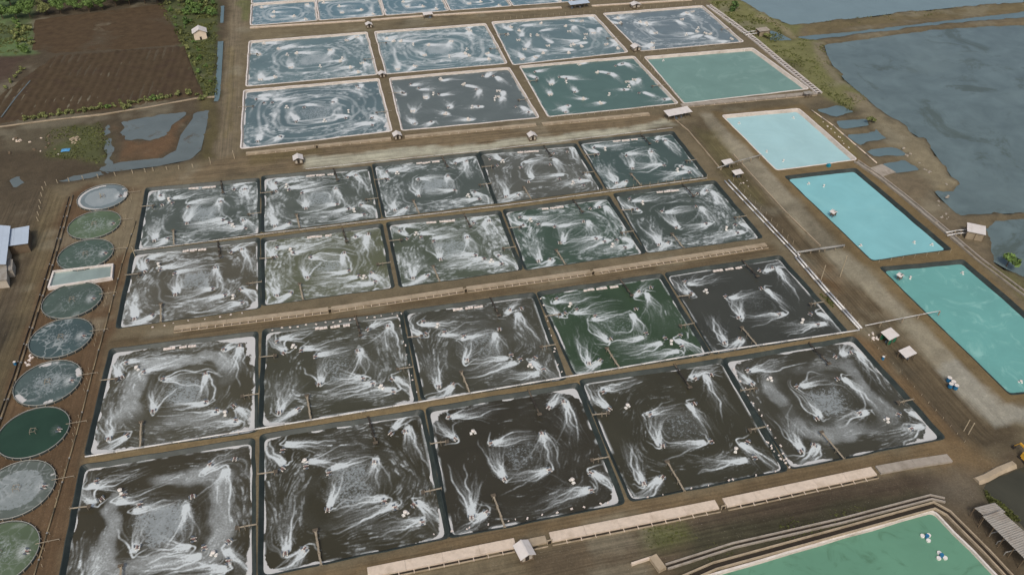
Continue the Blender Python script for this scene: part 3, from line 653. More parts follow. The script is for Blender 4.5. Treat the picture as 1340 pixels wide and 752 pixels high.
    for (cu, cv, wgt) in ((0, 1, par.get('cTL', .5)), (1, 1, par.get('cTR', .5)), (1, 0, par.get('cBR', .6)), (0, 0, par.get('cBL', .5))):
        d1 = np.abs(X-cu*Wm); d2 = np.abs(Y-cv*Hm); Rr = 4.3*wgt
        if Rr > 1.6: T = np.maximum(T, sstep(1.2, .55, (np.minimum(d1, d2)*1.9+np.maximum(d1, d2)*par.get('cl', .62))/Rr+(med-.5)*1.0+(big-.5)*1.0))
    bank = par.get('bank', .5); along = vnoise(np.where(ed == X, Y, np.where(ed == Wm-X, Y+40, np.where(ed == Y, X+80, X+120))), ed*0, .35, sd_)
    T = np.maximum(T, sstep(1.1, .5, (ed-.2)/(.08+1.7*bank*np.clip(along-.45, 0, 1))+(med-.5)*1.5)*sstep(.55, .7, along+.2*(bank-.5)))
    T = T*(1-np.clip(lines+jets*.6, 0, .9)*(ed > 1.0))
    rim = sstep(.85, .3, ed)*.45*sstep(.4, .62, along*.4+med*.6)
    gr = rng.random((mm, n)); film = .05*sstep(.32, .6, big)*(.35+1.1*med)*sstep(.14, .3, r_)*min(1., par.get('haze', .2)*3); S = film+np.clip(trail, 0, .62)*(.6+.6*gr)+belt_s+np.clip(lines, 0, 1.1)+np.clip(jets, 0, 1.25)*(.6+.65*gr)+np.clip(amb, 0, .9)*(.55+.7*gr)
    S = np.maximum(np.clip(S, 0, 1.2), rim*(.5+med))
    return S, np.clip(C, 0, .95), T
def quad_grid(q, n, mm):
    a, b, c, d = [np.asarray(p) for p in q]                    # far-left, far-right, near-right, near-left
    u = np.linspace(0, 1, n)[None, :, None]; v = np.linspace(0, 1, mm)[:, None, None]
    return (d*(1-u)+c*u)*(1-v)+(a*(1-u)+b*u)*v
def grid_mesh(name, XY, z, fields=None):
    mm, n = XY.shape[:2]; me = bpy.data.meshes.new(name)
    co = np.concatenate([XY.reshape(-1, 2), np.full((n*mm, 1), z)], 1).astype(np.float32)
    i = np.arange((mm-1)*(n-1)); r, c = i//(n-1), i % (n-1); a = r*n+c; fc = np.stack([a, a+1, a+n+1, a+n], 1).astype(np.int32)
    me.vertices.add(n*mm); me.vertices.foreach_set('co', co.ravel()); me.loops.add(len(fc)*4); me.loops.foreach_set('vertex_index', fc.ravel())
    me.polygons.add(len(fc)); me.polygons.foreach_set('loop_start', (np.arange(len(fc))*4).astype(np.int32)); me.update(calc_edges=True)
    if fields is not None:
        at = me.attributes.new('foam', 'FLOAT_COLOR', 'POINT')
        at.data.foreach_set('color', np.stack([f.ravel() for f in fields]+[np.ones(n*mm)], 1).astype(np.float32).ravel())
    return me

# ------------------------------------------------------------------ paddlewheel aerator (prototype + copies)
M_FLOAT = mat('float_plastic', srgb(214, 208, 200), .5, .06); M_WHEEL = mat('wheel_plastic', srgb(104, 114, 124), .5, .1)
M_MOTOR = mat('motor_paint', srgb(132, 104, 98), .5, .15); M_STEEL = mat('galvanised_steel', srgb(150, 150, 148), .45, .12, metal=.3)
def aerator_parts():
    P_ = []
    for sx in (-1, 1):
        f = MB(); f.box((-.15, sx*.42, .07), (1.25, .24, .18), taper=.82); f.box((.55, sx*.42, .12), (.22, .2, .14), taper=.6); P_.append(('float', f, M_FLOAT))
    fr = MB()
    for x in (-.5, .15): fr.box((x, 0, .19), (.06, 1.1, .05))
    fr.tube((.15, -.95, .32), (.15, .95, .32), .03, 5); P_.append(('frame', fr, M_STEEL))
    for sy in (-1, 1):
        w = MB(); w.tube((.15, sy*.72-.12, .32), (.15, sy*.72+.12, .32), .16, 8)
        for k in range(8):
            a = k*math.pi/4; w.box((.15+.27*math.cos(a), sy*.72, .32+.27*math.sin(a)), (.24, .2, .03)); 
            for j in range(1, 9):
                vx, vy, vz = w.v[-j]; cx_, cz_ = .15+.27*math.cos(a), .32+.27*math.sin(a); lx, lz = vx-cx_, vz-cz_
                w.v[-j] = (cx_+lx*math.cos(a)-lz*math.sin(a), vy, cz_+lx*math.sin(a)+lz*math.cos(a))
        P_.append(('paddle_wheel', w, M_WHEEL))
    mo = MB(); mo.tube((-.5, 0, .34), (-.05, 0, .34), .15, 8); mo.box((.12, 0, .34), (.26, .26, .28)); P_.append(('motor', mo, M_MOTOR))
    return P_
AER = {'proto': None}
AP = [(n_, p_.mesh(n_), mt) for n_, p_, mt in aerator_parts()]
for n_, me_, mt in AP: me_.materials.append(mt)
def add_aerator(loc, rz, label, group):
    e = empty('paddlewheel_aerator', loc, rz); e.scale = (.8, .8, .8); tag(e, label, 'aerator', group)
    for n_, me_, mt in AP: link(n_, me_, None, e)
FAR_AER = MB()
def far_aerator(loc, rz):
    R_ = Matrix.Rotation(rz, 3, 'Z')
    for sy in (-1, 1):
        c = R_ @ Vector((-.05, sy*.42, .1)); FAR_AER.box((loc[0]+c.x, loc[1]+c.y, loc[2]+c.z), (1.4, .26, .2), rz)
        c = R_ @ Vector((.15, sy*.72, .3)); FAR_AER.box((loc[0]+c.x, loc[1]+c.y, loc[2]+c.z), (.7, .22, .5), rz)
    FAR_AER.box((loc[0], loc[1], loc[2]+.3), (.6, .3, .3), rz)

# ------------------------------------------------------------------ ponds
ROWN = {4: 'front row', 3: 'second row', 2: 'third row', 1: 'fourth row', 'B': 'fifth row', 'A': 'sixth row', 'C': 'seventh row', 'D': 'farthest row'}
COLN = {1: 'leftmost', 2: 'second', 3: 'middle', 4: 'fourth', 5: 'rightmost'}
COLN4 = {1: 'leftmost', 2: 'second', 3: 'third', 4: 'rightmost'}
def pname(k):
    return f"{(COLN4 if k[0] in ('A', 'B') else COLN)[k[1]]} pond of {ROWN[k[0]]}"
M_LINER = mat('black_liner', srgb(46, 54, 51), .5, .22, .5, .2, .35, dirt=srgb(66, 73, 68))
M_LINERG = mat('pale_concrete_lining', srgb(184, 176, 166), .8, .12, .5, .2, dirt=srgb(150, 142, 130))
M_RIM = mat('rim_concrete', srgb(214, 208, 202), .85, .10, .7, .2, dirt=srgb(190, 180, 168))
br, gy, gn, bl = srgb(64, 59, 46), srgb(74, 74, 66), srgb(52, 68, 50), srgb(62, 86, 90)
def mix(a, b, t): return tuple(a[i]*(1-t)+b[i]*t for i in range(3))
WCOL = {(4,1):srgb(64,61,49),(4,2):srgb(60,58,46),(4,3):srgb(58,56,47),(4,4):srgb(62,61,50),(4,5):srgb(66,65,55),
 (3,1):srgb(74,72,59),(3,2):srgb(70,70,58),(3,3):srgb(71,71,61),(3,4):srgb(58,74,56),(3,5):srgb(64,66,60),
 (2,1):srgb(84,82,70),(2,2):srgb(90,94,74),(2,3):srgb(80,88,74),(2,4):srgb(66,82,70),(2,5):srgb(70,79,72),
 (1,1):srgb(80,87,80),(1,2):srgb(82,88,80),(1,3):srgb(80,88,82),(1,4):srgb(88,90,82),(1,5):srgb(72,87,82),
 ('A',1):srgb(98,118,120),('A',2):srgb(100,121,124),('A',3):srgb(98,118,120),('A',4):srgb(106,120,124),('B',1):srgb(90,108,111),('B',2):srgb(96,105,103),('B',3):srgb(84,108,102),('B',4):srgb(112,143,134),
 ('R',1):srgb(162,198,200),('R',2):srgb(130,186,190),('R',3):srgb(106,162,156),('N',1):srgb(100,144,120)}
for c_ in range(1, 6): WCOL[('C', c_)] = srgb(96, 122, 130); WCOL[('D', c_)] = srgb(98, 124, 132)
PAR = {k: dict(len=9, center=.45, belt=.35, haze=.28, bank=.5, cTL=.35, cTR=.35, cBR=.5, cBL=.35) for k in QUADS}
def setp(k, **kw): PAR[k].update(kw)
setp((4,1), center=.9, belt=.85, haze=.4, bank=1.0, cTL=.6, cTR=.5, cBR=1.0, cBL=.8, cl=.45); setp((4,2), center=.62, belt=.5, haze=.45, bank=.7, cTL=.6, cBR=.9, cBL=.7)
setp((4,3), center=.45, belt=.2, haze=.2, cTL=.9, cTR=.9, cBR=.9, bank=.7); setp((4,4), center=.42, belt=.3, haze=.12, bank=.4, cBR=.55, cTL=.4, cBL=.5)
setp((4,5), center=.8, belt=.75, haze=.35, bank=.9, cTL=1.0, cTR=.9, cBR=1.1, cBL=.8); setp((3,1), center=.8, belt=1.0, haze=.5, bank=.8, cTL=.9, cTR=1.3, cBR=1.2, cBL=.9, cl=.42)
setp((3,2), center=.5, belt=.6, haze=.4, bank=.6, cTL=.9, cBR=1.0, cBL=.8, cTR=.4); setp((3,3), center=.5, belt=.5, haze=.4, bank=.5, cTL=.6, cBR=.6)
setp((3,4), center=.42, belt=.25, haze=.25, bank=.5); setp((3,5), center=.2, belt=.12, haze=.1, bank=.3, cTL=.5, cTR=.4, cBR=.4, cBL=.3)
setp((2,1), center=.85, belt=.5, haze=.45, bank=.6, cTL=.9, cBR=.9, cBL=1.2); setp((2,2), center=.7, belt=.4, haze=.4, bank=.4, cBL=.5, cBR=.6); setp((2,3), center=.75, belt=.45, haze=.5, bank=.5, cTL=.6)
setp((2,4), center=.2, belt=.3, haze=.4, bank=.4, cTL=.5, cBR=.8); setp((2,5), center=.2, belt=.3, haze=.35, bank=.4)
setp((1,1), center=.85, belt=.4, haze=.5, bank=.6, cTL=.8, cBR=.7, cBL=.8); setp((1,2), center=.85, belt=.4, haze=.5, bank=.6, cTL=.7); setp((1,3), center=.8, belt=.3, haze=.5, bank=.5); setp((1,4), center=.2, belt=.3, haze=.35, bank=.5); setp((1,5), center=.25, belt=.2, haze=.3, bank=.5)
for r_ in (1, 2):
    for c_ in range(1, 6): setp((r_, c_), amb=.62, haze=PAR[(r_, c_)]['haze']+.12, edge=1.5, tw=.6)
for k_, kw_ in ((('A', 1), dict(loops=6, tw=.35)), (('A', 2), dict(loops=12, tw=.35)), (('A', 3), dict(loops=2, tw=.3)), (('A', 4), dict(loops=6, tw=.3)), (('B', 1), dict(loops=12, tw=.35)), (('B', 2), dict(loops=0, tw=.12)), (('B', 3), dict(loops=0, tw=.1))): setp(k_, **kw_)
for r_ in (1, 2):
    for c_ in range(1, 6): setp((r_, c_), loops=1)
for r_ in (3, 4):
    for c_ in range(1, 6): setp((r_, c_), amb=.36, tw=.34, edge=1.7, len=9.5)
for c_ in (1, 2, 3, 4):
    setp(('A', c_), len=8, center=[.9, .95, .1, .2][c_-1], belt=[.45, .55, .2, .35][c_-1], haze=[.4, .45, .2, .25][c_-1], edge=1.15, amb=.7, bank=.35, cTL=.5, cBR=.5, spray=1.2)
    setp(('B', c_), len=6, center=[.6, .05, .0, 0][c_-1], belt=[.5, .05, 0, 0][c_-1], haze=[.5, .08, .02, 0][c_-1], edge=[1.2, .7, .6, 0][c_-1], amb=.75, bank=[.7, .15, .05, 0][c_-1], cTL=.2 if c_ > 1 else .4, cTR=.1, cBR=[1.3, .1, 0, 0][c_-1], cBL=[1.0, .1, 0, 0][c_-1], spray=1.9)
for c_ in range(1, 6): setp(('C', c_), len=5, loops=4, tw=.2, haze=.5, bank=.5, edge=.6, cTL=.5, cBL=.6); setp(('D', c_), len=5, haze=.5, edge=.6)
SPECIAL = {('B', 4): dict(swirl=(.06, .55, srgb(136, 166, 156))), ('R', 1): dict(swirl=(.05, .5, srgb(172, 206, 206))), ('R', 2): dict(swirl=(.04, .55, srgb(140, 194, 196))),
           ('R', 3): dict(swirl=(.11, .8, srgb(140, 190, 182))), ('N', 1): dict(swirl=(.13, .8, srgb(82, 118, 94)))}
COLOURWORD = {(3,4): 'dark green', ('B',4): 'pale jade', ('B',3): 'deep teal'}
AER_COUNT = 0; PIER_JOBS = []; FEED_JOBS = []
for k, q in QUADS.items():
    lower = k[0] in (1, 2, 3, 4); res = k[0] in ('R', 'N') or k == ('B', 4); top = k[0] in ('A', 'B', 'C', 'D')
    c = np.mean(np.asarray(q), 0); wz = -.7 if lower else (-.35 if k[0] == 'N' else -.7 if res else -.55); bz = -1.7
    if k[0] == 'R':
        lab = {1: 'palest turquoise reservoir, farthest of the three beside the lagoon bank', 2: 'bright turquoise reservoir, middle one of three beside the lagoon bank', 3: 'darker teal reservoir cut by the right edge, nearest of three'}[k[1]]
    elif k[0] == 'N': lab = 'green reservoir with white concrete rim in the near right corner'
    elif k == ('B', 4): lab = 'pale jade still pond without foam, rightmost of fifth row'
    else:
        cw = COLOURWORD.get(k) or {4: 'dark brown', 3: 'brown', 2: 'grey green', 1: 'grey', 'B': 'slate blue', 'A': 'slate blue', 'C': 'blue half width', 'D': 'blue half width'}[k[0]]
        lab = f'foam streaked {cw} shrimp pond, {pname(k)}'
    root = empty('reservoir_pond' if res and k[0] != 'B' else 'shrimp_pond', (c[0], c[1], bz)); tag(root, lab, 'pond', 'reservoirs' if res and k[0] != 'B' else 'aerated shrimp ponds')
    rr = 1.3 if lower else 1.1; slope = 1.0 if lower else (.6 if k[0] == 'N' else 1.3 if res else .8)
    r0 = HOLES[k]; r1 = rounded(offset_quad(q, .02), rr, 4); r2 = rounded(offset_quad(q, slope*-bz), rr, 4); ro = rounded(offset_quad(q, -.16), rr, 4)
    mb = MB(); n_ = len(r0); rings = [(ro, .0), (ro, .05), (r1, .07), (r2, bz)]
    for rg_, z_ in rings: mb.v += [(p[0], p[1], z_) for p in rg_]
    for j in range(len(rings)-1):
        for i in range(n_): mb.f.append((j*n_+i, j*n_+(i+1) % n_, (j+1)*n_+(i+1) % n_, (j+1)*n_+i))
    mb.f.append(tuple(3*n_+i for i in range(n_)))
    white_liner = top or k in (('R', 1), ('N', 1))
    obj('liner', mb, M_LINERG if (top or k in (('N', 1), ('R', 1))) else M_LINER, root)
    if top or res:
        mb = MB(); wdt = .45 if top else (.4 if k[0] == 'N' else .35)
        rq = rounded(offset_quad(q, -.1), rr+.1, 4); mb.sweep([(p[0], p[1], 0) for p in rq], [(-wdt/2, 0), (-wdt/2, .14), (wdt/2, .14), (wdt/2, 0)], closed=True)
        if k[0] != 'R' or k[1] < 2: obj('rim', mb, M_RIM, root)
    qi = offset_quad(q, slope*-wz-.15); Wm = (Vector(qi[1])-Vector(qi[0])).length; Hm = (Vector(qi[1])-Vector(qi[2])).length
    rng = np.random.default_rng(abs(hash(str(k))) % 9999 if False else sum(map(ord, str(k)))*7+3)
    if res:
        WM = water_mat('reservoir_water', WCOL[k], .14, var=.07, bump=.05, **SPECIAL[k]); me = grid_mesh('water', quad_grid(qi, 8, 8), wz)
    else:
        N_ = {4: 230, 3: 210, 2: 170, 1: 150, 'B': 130, 'A': 110, 'C': 60, 'D': 40}[k[0]]
        use = LAYOUT[:12]
        if k[0] in (2, 3, 4, 1) and (k[1] in (1, 2) or k in ((2, 3), (3, 3), (3, 4), (2, 4))): use = LAYOUT
        if k[0] == 'C' or k[0] == 'D': use = [LAYOUT[i] for i in (0, 2, 4, 7, 8, 9)]
        if k[0] == 'B': use = LAYOUT[:13]
        if k[0] == 'A': use = LAYOUT
        if k in (('B', 2), ('B', 3), ('A', 3)): use = list(use)+[(.5,.9,5,None),(.62,.76,-12,None),(.2,.55,92,None),(.86,.58,-100,None),(.5,.13,175,None),(.33,.22,160,None),(.14,.36,80,None),(.76,.5,-95,None)]
        aer = []
        qm = WATERQ[k]; qa = np.asarray([qm[3], qm[2], qm[0], qm[1]])
        for (u, v, a, place) in use:
            jit = .012 if lower else .03
            u2, v2 = u+rng.normal(0, jit), v+rng.normal(0, jit); a2 = math.radians(a+rng.normal(0, 7 if lower else 16))
            p = (qa[0]*(1-u2)+qa[1]*u2)*(1-v2)+(qa[2]*(1-u2)+qa[3]*u2)*v2
            aer.append((p, a2, place))
        d0 = np.asarray(qi[3]); ex = (np.asarray(qi[2])-d0)/Wm; ey = (np.asarray(qi[0])-d0)/Hm
        loc_a = [(float((p-d0)@ex), float((p-d0)@ey), a2) for p, a2, _ in aer]
        S, C, T = foam_field(Wm, Hm, N_, N_, loc_a, PAR[k], rng)
        WM = water_mat('pond_water', WCOL[k], .16, foam=True, foamcol=(.435, .485, .49) if lower else (.455, .50, .51), var=.10, bump=.10)
        me = grid_mesh('water', quad_grid(qi, N_, N_), wz, (S, C, T))
        for p, a2, place in aer:
            if place and (lower or k[0] == 'B'):
                add_aerator((p[0], p[1], wz-.02), a2, f'paddlewheel aerator, {place}, {pname(k)}', 'paddlewheel aerators on the ponds'); AER_COUNT += 1
            else: far_aerator((p[0], p[1], wz-.02), a2)
        if lower or k[0] in ('A', 'B'): PIER_JOBS.append((k, WATERQ[k], wz))
        FEED_JOBS.append((k, WATERQ[k], wz))
    wo = link('water', me, WM, root, (-c[0], -c[1], -bz))
o = obj('distant_aerators', FAR_AER, M_FLOAT); tag(o, 'tiny white paddlewheel aerators scattered over the two farthest rows of ponds', 'aerators', kind='stuff')

# ------------------------------------------------------------------ jetties and catwalks into the ponds
M_PLANK = mat('weathered_planks', srgb(92, 84, 72), .85, .25, 1.5, .3); M_DARKW = mat('wet_dark_timber', srgb(58, 54, 48), .8, .25, 1.5, .3)
M_PALEW = mat('pale_timber', srgb(150, 140, 122), .85, .2, 1.2, .25)
def jetty(a, b, wz, wid, tee, label, group, dark):
    a = Vector((*a, 0)); b = Vector((*b, 0)); d = b-a; L_ = d.length; rz = math.atan2(d.y, d.x)
    e = empty('jetty', (a.x, a.y, 0), rz); tag(e, label, 'jetty', group); M_ = M_DARKW if dark else M_PALEW
    n = max(2, int(L_/1.1))
    for i in range(n):
        x0, x1 = L_*i/n+.04, L_*(i+1)/n-.02
        part('plank', MB().box(((x0+x1)/2, random.uniform(-.04, .04), .22+random.uniform(-.03, .03)), (x1-x0, wid, .06), random.uniform(-.02, .02)), M_PLANK if dark and random.random() < .4 else M_, e)
    if tee: part('platform', MB().box((L_+.3, 0, .24), (.7, tee, .07)), M_PLANK, e)
    for i in range(n+1):
        for s_ in (-1, 1):
            if i % 2 == 0 or i == n: part('post', MB().tube((min(L_*i/n, L_-.1)+.05, s_*(wid/2+.03), wz-.9 if i else -.2), (min(L_*i/n, L_-.1)+.05, s_*(wid/2+.03), .55), .05, 5), M_, e)
for k, q, wz in PIER_JOBS:
    qa = np.asarray([q[3], q[2], q[0], q[1]])
    at = lambda u, v: (qa[0]*(1-u)+qa[1]*u)*(1-v)+(qa[2]*(1-u)+qa[3]*u)*v
    sm = k[0] in ('A', 'B')
    jobs = [((.669, 1.03), (.692, .80), .35, 1.0, 'long catwalk from far bank'), ((.31, -.03), (.29, .20), .35, 1.0, 'long catwalk from near bank'),
            ((-.035, .69), (.065, .684), .3, .9, 'short jetty on left bank'), ((1.035, .344), (.93, .341), .3, .9, 'short jetty on right bank')]
    for a, b, w_, t_, lb in jobs:
        j_ = random.uniform(-.015, .015)
        if k in ((3, 1), (4, 1)) and 'far' in lb: continue
        if sm and 'long' in lb: continue
        jetty(at(a[0]+j_*('long' in lb), a[1]+j_*('short' in lb)), at(b[0]+j_*('long' in lb), b[1]+j_*('short' in lb)), wz, w_, t_, f'{lb} of {pname(k)}', 'jetties into the ponds', 'far' in lb)
# ------------------------------------------------------------------ floating feeders on the ponds
M_WHITE = mat('white_plastic', srgb(222, 220, 214), .5, .05); M_BLUE = mat('blue_plastic', srgb(44, 110, 150), .5, .1)
def feeder(loc, rz, label, sc=1.):
    e = empty('floating_feeder', loc, rz); e.scale = (sc, sc, sc); tag(e, label, 'feeder', 'floating feeders')
    part('float', MB().box((-.45, 0, .1), (.55, .7, .24), taper=.8), M_WHITE, e); part('float', MB().box((.45, 0, .1), (.55, .7, .24), taper=.8), M_WHITE, e)
    part('hopper', MB().tube((0, 0, .2), (0, 0, .85), .18, 8, .42), M_WHITE, e)
    part('hopper_lid', MB().tube((0, 0, .85), (0, 0, 1.0), .45, 8, .12), M_FLOAT, e)
for k, q, wz in FEED_JOBS:
    if k[0] not in (1, 2, 3, 4, 'A', 'B'): continue
    qa = np.asarray([q[3], q[2], q[0], q[1]]); at = lambda u, v: (qa[0]*(1-u)+qa[1]*u)*(1-v)+(qa[2]*(1-u)+qa[3]*u)*v
    spots = [(.2, .80, 'far left'), (.80, .2, 'near right')]
    if k[0] == 4 or k in ((3, 5),): spots = [(.234, .77 if k[1] < 3 else .744, 'far left'), (.785, .205, 'near right')]
    if k[0] in ('A', 'B'): spots = [(.3, .62, 'far left'), (.74, .42, 'near right'), (.56, .3, 'near')]
    for u, v, nm in spots:
        p = at(u+random.uniform(-.02, .02), v+random.uniform(-.02, .02)); feeder((p[0], p[1], wz-.03), random.uniform(0, 3), f'white floating feeder toward {nm} side of {pname(k)}')

# white foam boards and sacks moored along the far banks
M_FOAMB = mat('foam_board', srgb(216, 206, 198), .8, .08, 2, .2)
for k, q, wz in FEED_JOBS:
    if k[0] not in (1, 2, 3): continue
    qa = np.asarray([q[3], q[2], q[0], q[1]]); at = lambda u, v: (qa[0]*(1-u)+qa[1]*u)*(1-v)+(qa[2]*(1-u)+qa[3]*u)*v
    u0 = .40+random.uniform(-.03, .05); edge = np.asarray(q[1])-np.asarray(q[0]); rz = math.atan2(edge[1], edge[0])
    for j in range(3):
        L_ = random.uniform(1.6, 3.0); mb = MB()
        p = at(u0, .972-.004*j)
        nseg = 3
        for s_ in range(nseg): mb.box(((s_-1)*L_/nseg, random.uniform(-.08, .08), .09+random.uniform(0, .08)), (L_/nseg*.96, random.uniform(.5, .8), .2), random.uniform(-.05, .05), .9)
        o = link('float_board', mb.mesh('float_board'), M_FOAMB, None, (p[0], p[1], wz)); o.rotation_euler = (0, 0, rz)
        tag(o, f"white foam board, {['left', 'middle', 'right'][j]} of three at far bank of {pname(k)}", 'float', 'foam boards by the far banks'); u0 += (L_+.35)/32

# ------------------------------------------------------------------ open concrete flumes with paved aprons
M_CONC = mat('pale_concrete', srgb(208, 193, 175), .9, .10, 1.2, .3, dirt=srgb(188, 172, 152))
M_CONC2 = mat('stained_concrete', srgb(166, 152, 130), .9, .16, .5, .3, dirt=srgb(136, 122, 98))
M_CONC3 = mat('grey_concrete', srgb(158, 150, 138), .9, .14, .8, .3, dirt=srgb(128, 120, 106))
M_WETFLOOR = mat('wet_channel_floor', srgb(52, 46, 38), .5, .2, 1., .2)
def flume(path_px, label, apron=2.1, h=.5, gap=.55, mat_=None, struts=2.6, open_=True):
    pth = [G(*p) for p in path_px]; mat_ = mat_ or M_CONC
    base = pth[0].copy(); e = empty('flume', base); tag(e, label, 'flume', 'concrete flumes')
    # path runs left to right; lateral + is toward the camera
    L_ = sum((pth[i+1]-pth[i]).length for i in range(len(pth)-1)); d = (pth[-1]-pth[0]).normalized(); nr = Vector((d.y, -d.x, 0))
    nslab = max(1, int(L_/6.0))
    def pt(t):
        s_ = t*L_
        for i in range(len(pth)-1):
            l = (pth[i+1]-pth[i]).length
            if s_ <= l or i == len(pth)-2: return pth[i]+(pth[i+1]-pth[i])*(s_/l)
            s_ -= l
    for i in range(nslab):
        a, b = pt(i/nslab+.0004), pt((i+1)/nslab-.0009); j = random.uniform(-.02, .02)
        mb = MB().sweep([tuple(a+Vector((0, 0, j))), tuple(b+Vector((0, 0, j)))], [(-apron, -.15), (-apron, h*.75), (0, h), (0, -.15)]); obj('slab', mb, mat_, e)
    if open_:
        obj('channel_floor', MB().sweep([tuple(p) for p in pth], [(.01, -.1), (.01, .06), (gap, .06), (gap, -.1)]), M_WETFLOOR, e)
        obj('channel_wall', MB().sweep([tuple(p) for p in pth], [(gap, -.1), (gap, h*.55), (gap+.18, h*.55), (gap+.18, -.1)]), M_CONC2, e)
        ns = int(L_/struts)
        for i in range(1, ns):
            p = pt(i/ns); obj('strut', MB().sweep([tuple(p-nr*.05), tuple(p+nr*(gap+.32))], [(-.07, h*.42), (-.07, h*.68), (.07, h*.68), (.07, h*.42)]), M_CONC, e)
    return e
def fl(x0, y0, x1, y1, n=3): return [(x0+(x1-x0)*i/n, y0+(y1-y0)*i/n) for i in range(n+1)]
flume(fl(482, 757, 676, 717.5), 'pale concrete flume apron left of the near gabled hut')
flume(fl(722, 710, 941, 666.5), 'pale concrete flume apron right of the near gabled hut')
flume(fl(951, 664.5, 1147, 622.5), 'strutted concrete flume below the fourth pond of front row')
flume(fl(1152, 621, 1200, 612)+[(1225, 607.5), (1246, 605)], 'rounded grey berm end below rightmost pond of front row', 2.0, .5, .5, M_CONC3, 2, False)
flume(fl(692, 716, 716, 711, 1), 'short stained flume slab beside the near gabled hut', 1.6, .5, .6, M_CONC2)
for a, b, lb in (((228, 433), (430, 408), 'leftmost length of flume between second and third rows'), ((434, 407.5), (607, 381.5), 'second length of flume between second and third rows'),
                 ((611.5, 381), (774, 358.5), 'third length of flume between second and third rows'), ((778, 358), (1004, 323), 'rightmost length of flume between second and third rows')):
    flume(fl(*a, *b), lb, 1.5, .5, .55, M_CONC2, 1.9)
for a, b, lb in (((322, 203), (412, 193.5), 'left length of flume along near side of fifth row'), ((417, 193), (512, 183), 'second length of flume along near side of fifth row'),
                 ((530, 181), (702, 164.5), 'third length of flume along near side of fifth row'), ((710, 164), (850, 150.5), 'right length of flume along near side of fifth row')):
    flume(fl(*a, *b), lb, 1.5, .4, .4, M_CONC2, 3)
for a, b, lb in (((327, 37.5), (478, 28), 'left pale flume above sixth row of ponds'), ((486, 27.5), (556, 22), 'middle pale flume above sixth row of ponds'), ((566, 21.5), (735, 11), 'right pale flume above sixth row of ponds'), ((775, 9), (905, 1), 'farthest right pale flume by the sixth row')):
    flume(fl(*a, *b), lb, 1.4, .4, .3, M_CONC, 5)
flume(fl(893, 140.5, 1068, 124), 'pale concrete flume between jade pond and palest turquoise reservoir', 2.2, .4, .5, M_CONC3, 4)

for (x, y), lb in (((609.5, 382), 'dark sluice gate in flume above middle second row pond'), ((776, 359), 'dark sluice gate in flume above fourth second row pond'), ((432, 408.5), 'dark sluice gate in flume above second pond of second row'), ((946, 666), 'dark sluice gate in near flume below fourth front row pond'), ((719, 711), 'dark sluice gate right of the near gabled hut'), ((415, 194), 'dark sluice gate in flume below leftmost fifth row pond')):
    e = empty('sluice_gate', G(x, y), .1); tag(e, lb, 'sluice', 'sluice gates')
    for sx in (-1, 1): part('post', MB().box((sx*.42, 0, .5), (.16, .2, 1.3)), M_CONC2, e)
    part('gate_board', MB().box((0, 0, .35), (.7, .08, .8)), M_WETFLOOR, e); part('lintel', MB().box((0, 0, 1.16), (1.1, .22, .12)), M_CONC2, e)
# ------------------------------------------------------------------ pipes
M_PVC = mat('pvc_pipe', srgb(206, 206, 204), .45, .08, 1.); M_PVCG = mat('grey_pipe', srgb(150, 150, 146), .5, .12, 1.)
def pipeline(paths, r, label, name='pipeline', material=None, z=.25, support=4.0, zs=None):
    base = G(*paths[0][0]); e = empty(name, base); tag(e, label, 'pipe'); sup = []
    for pth in paths:
        P3 = [G(*p) for p in pth]
        for i, p in enumerate(P3): p.z += (zs[i] if zs else z)
        for i in range(len(P3)-1):
            L_ = (P3[i+1]-P3[i]).length; n = max(1, int(round(L_/6)))
            for j in range(n):
                a = P3[i].lerp(P3[i+1], j/n); b = P3[i].lerp(P3[i+1], (j+1)/n)
                obj('pipe_length', MB().tube(a, b, r, 8), material or M_PVC, e, True)
                if j: obj('coupling', MB().tube(a-(b-a).normalized()*.15, a+(b-a).normalized()*.15, r*1.3, 8), M_PVCG, e)
            if support:
                for j in range(int(L_/support)+1):
                    p = P3[i].lerp(P3[i+1], min(1, (j+.5)*support/L_)); obj('support', MB().box((p.x, p.y, (p.z-r)/2-.1), (.16, .3, p.z-r+.2)), M_CONC2, e)
    return e
pipeline([[(112, 598.5), (335, 562.5), (548, 527), (745, 493.5), (930, 462), (1124, 433)]], .17, 'long white pipe along the dike between front and second rows', z=.35)
pipeline([[(948, 238), (1000, 293), (1042, 337)], [(953, 237), (1004, 291), (1046, 336)]], .2, 'pair of white pipes right of the third and fourth rows', z=.4)
pipeline([[(1044, 337), (1085, 384), (1127, 431)], [(1040, 338), (1081, 385), (1124, 432)]], .24, 'pair of white pipes right of rightmost pond of second row', z=.45)
pipeline([[(1130, 431), (1180, 421), (1228, 411.5)], ], .1, 'thin discharge pipe reaching across the bank into the teal reservoir', z=1.3, support=9)
pipeline([[(1040, 333.5), (1072, 328.5), (1104, 324)]], .28, 'grey pipe bridge across the low strip beside the turquoise reservoir', 'pipe_bridge', M_PVCG, .8, 3.2)
pipeline([[(938, 224), (965, 215), (995, 207)]], .16, 'slanting grey pipe passing between the two small pump sheds', 'pipeline', M_PVCG, 1.2, 3.5)
pipeline([[(176, 329), (335, 308.5), (500, 288.5), (655, 270.5), (800, 251), (925, 234)]], .09, 'thin pipe along the dike between third and fourth rows', z=.3, support=5)
pipeline([[(400, 221.5), (520, 209), (640, 196.5), (880, 167.5)]], .08, 'thin pipe along the road above the fourth row', z=.12, support=0)
pipeline([[(96, 257), (75, 330), (50, 410), (20, 500), (-8, 575), (-25, 625)]], .2, 'dark topped drain pipe along left side of the round tanks', 'drain_pipe', mat('dark_pipe', srgb(120, 108, 88), .8, .2, 1.), .35, 3)
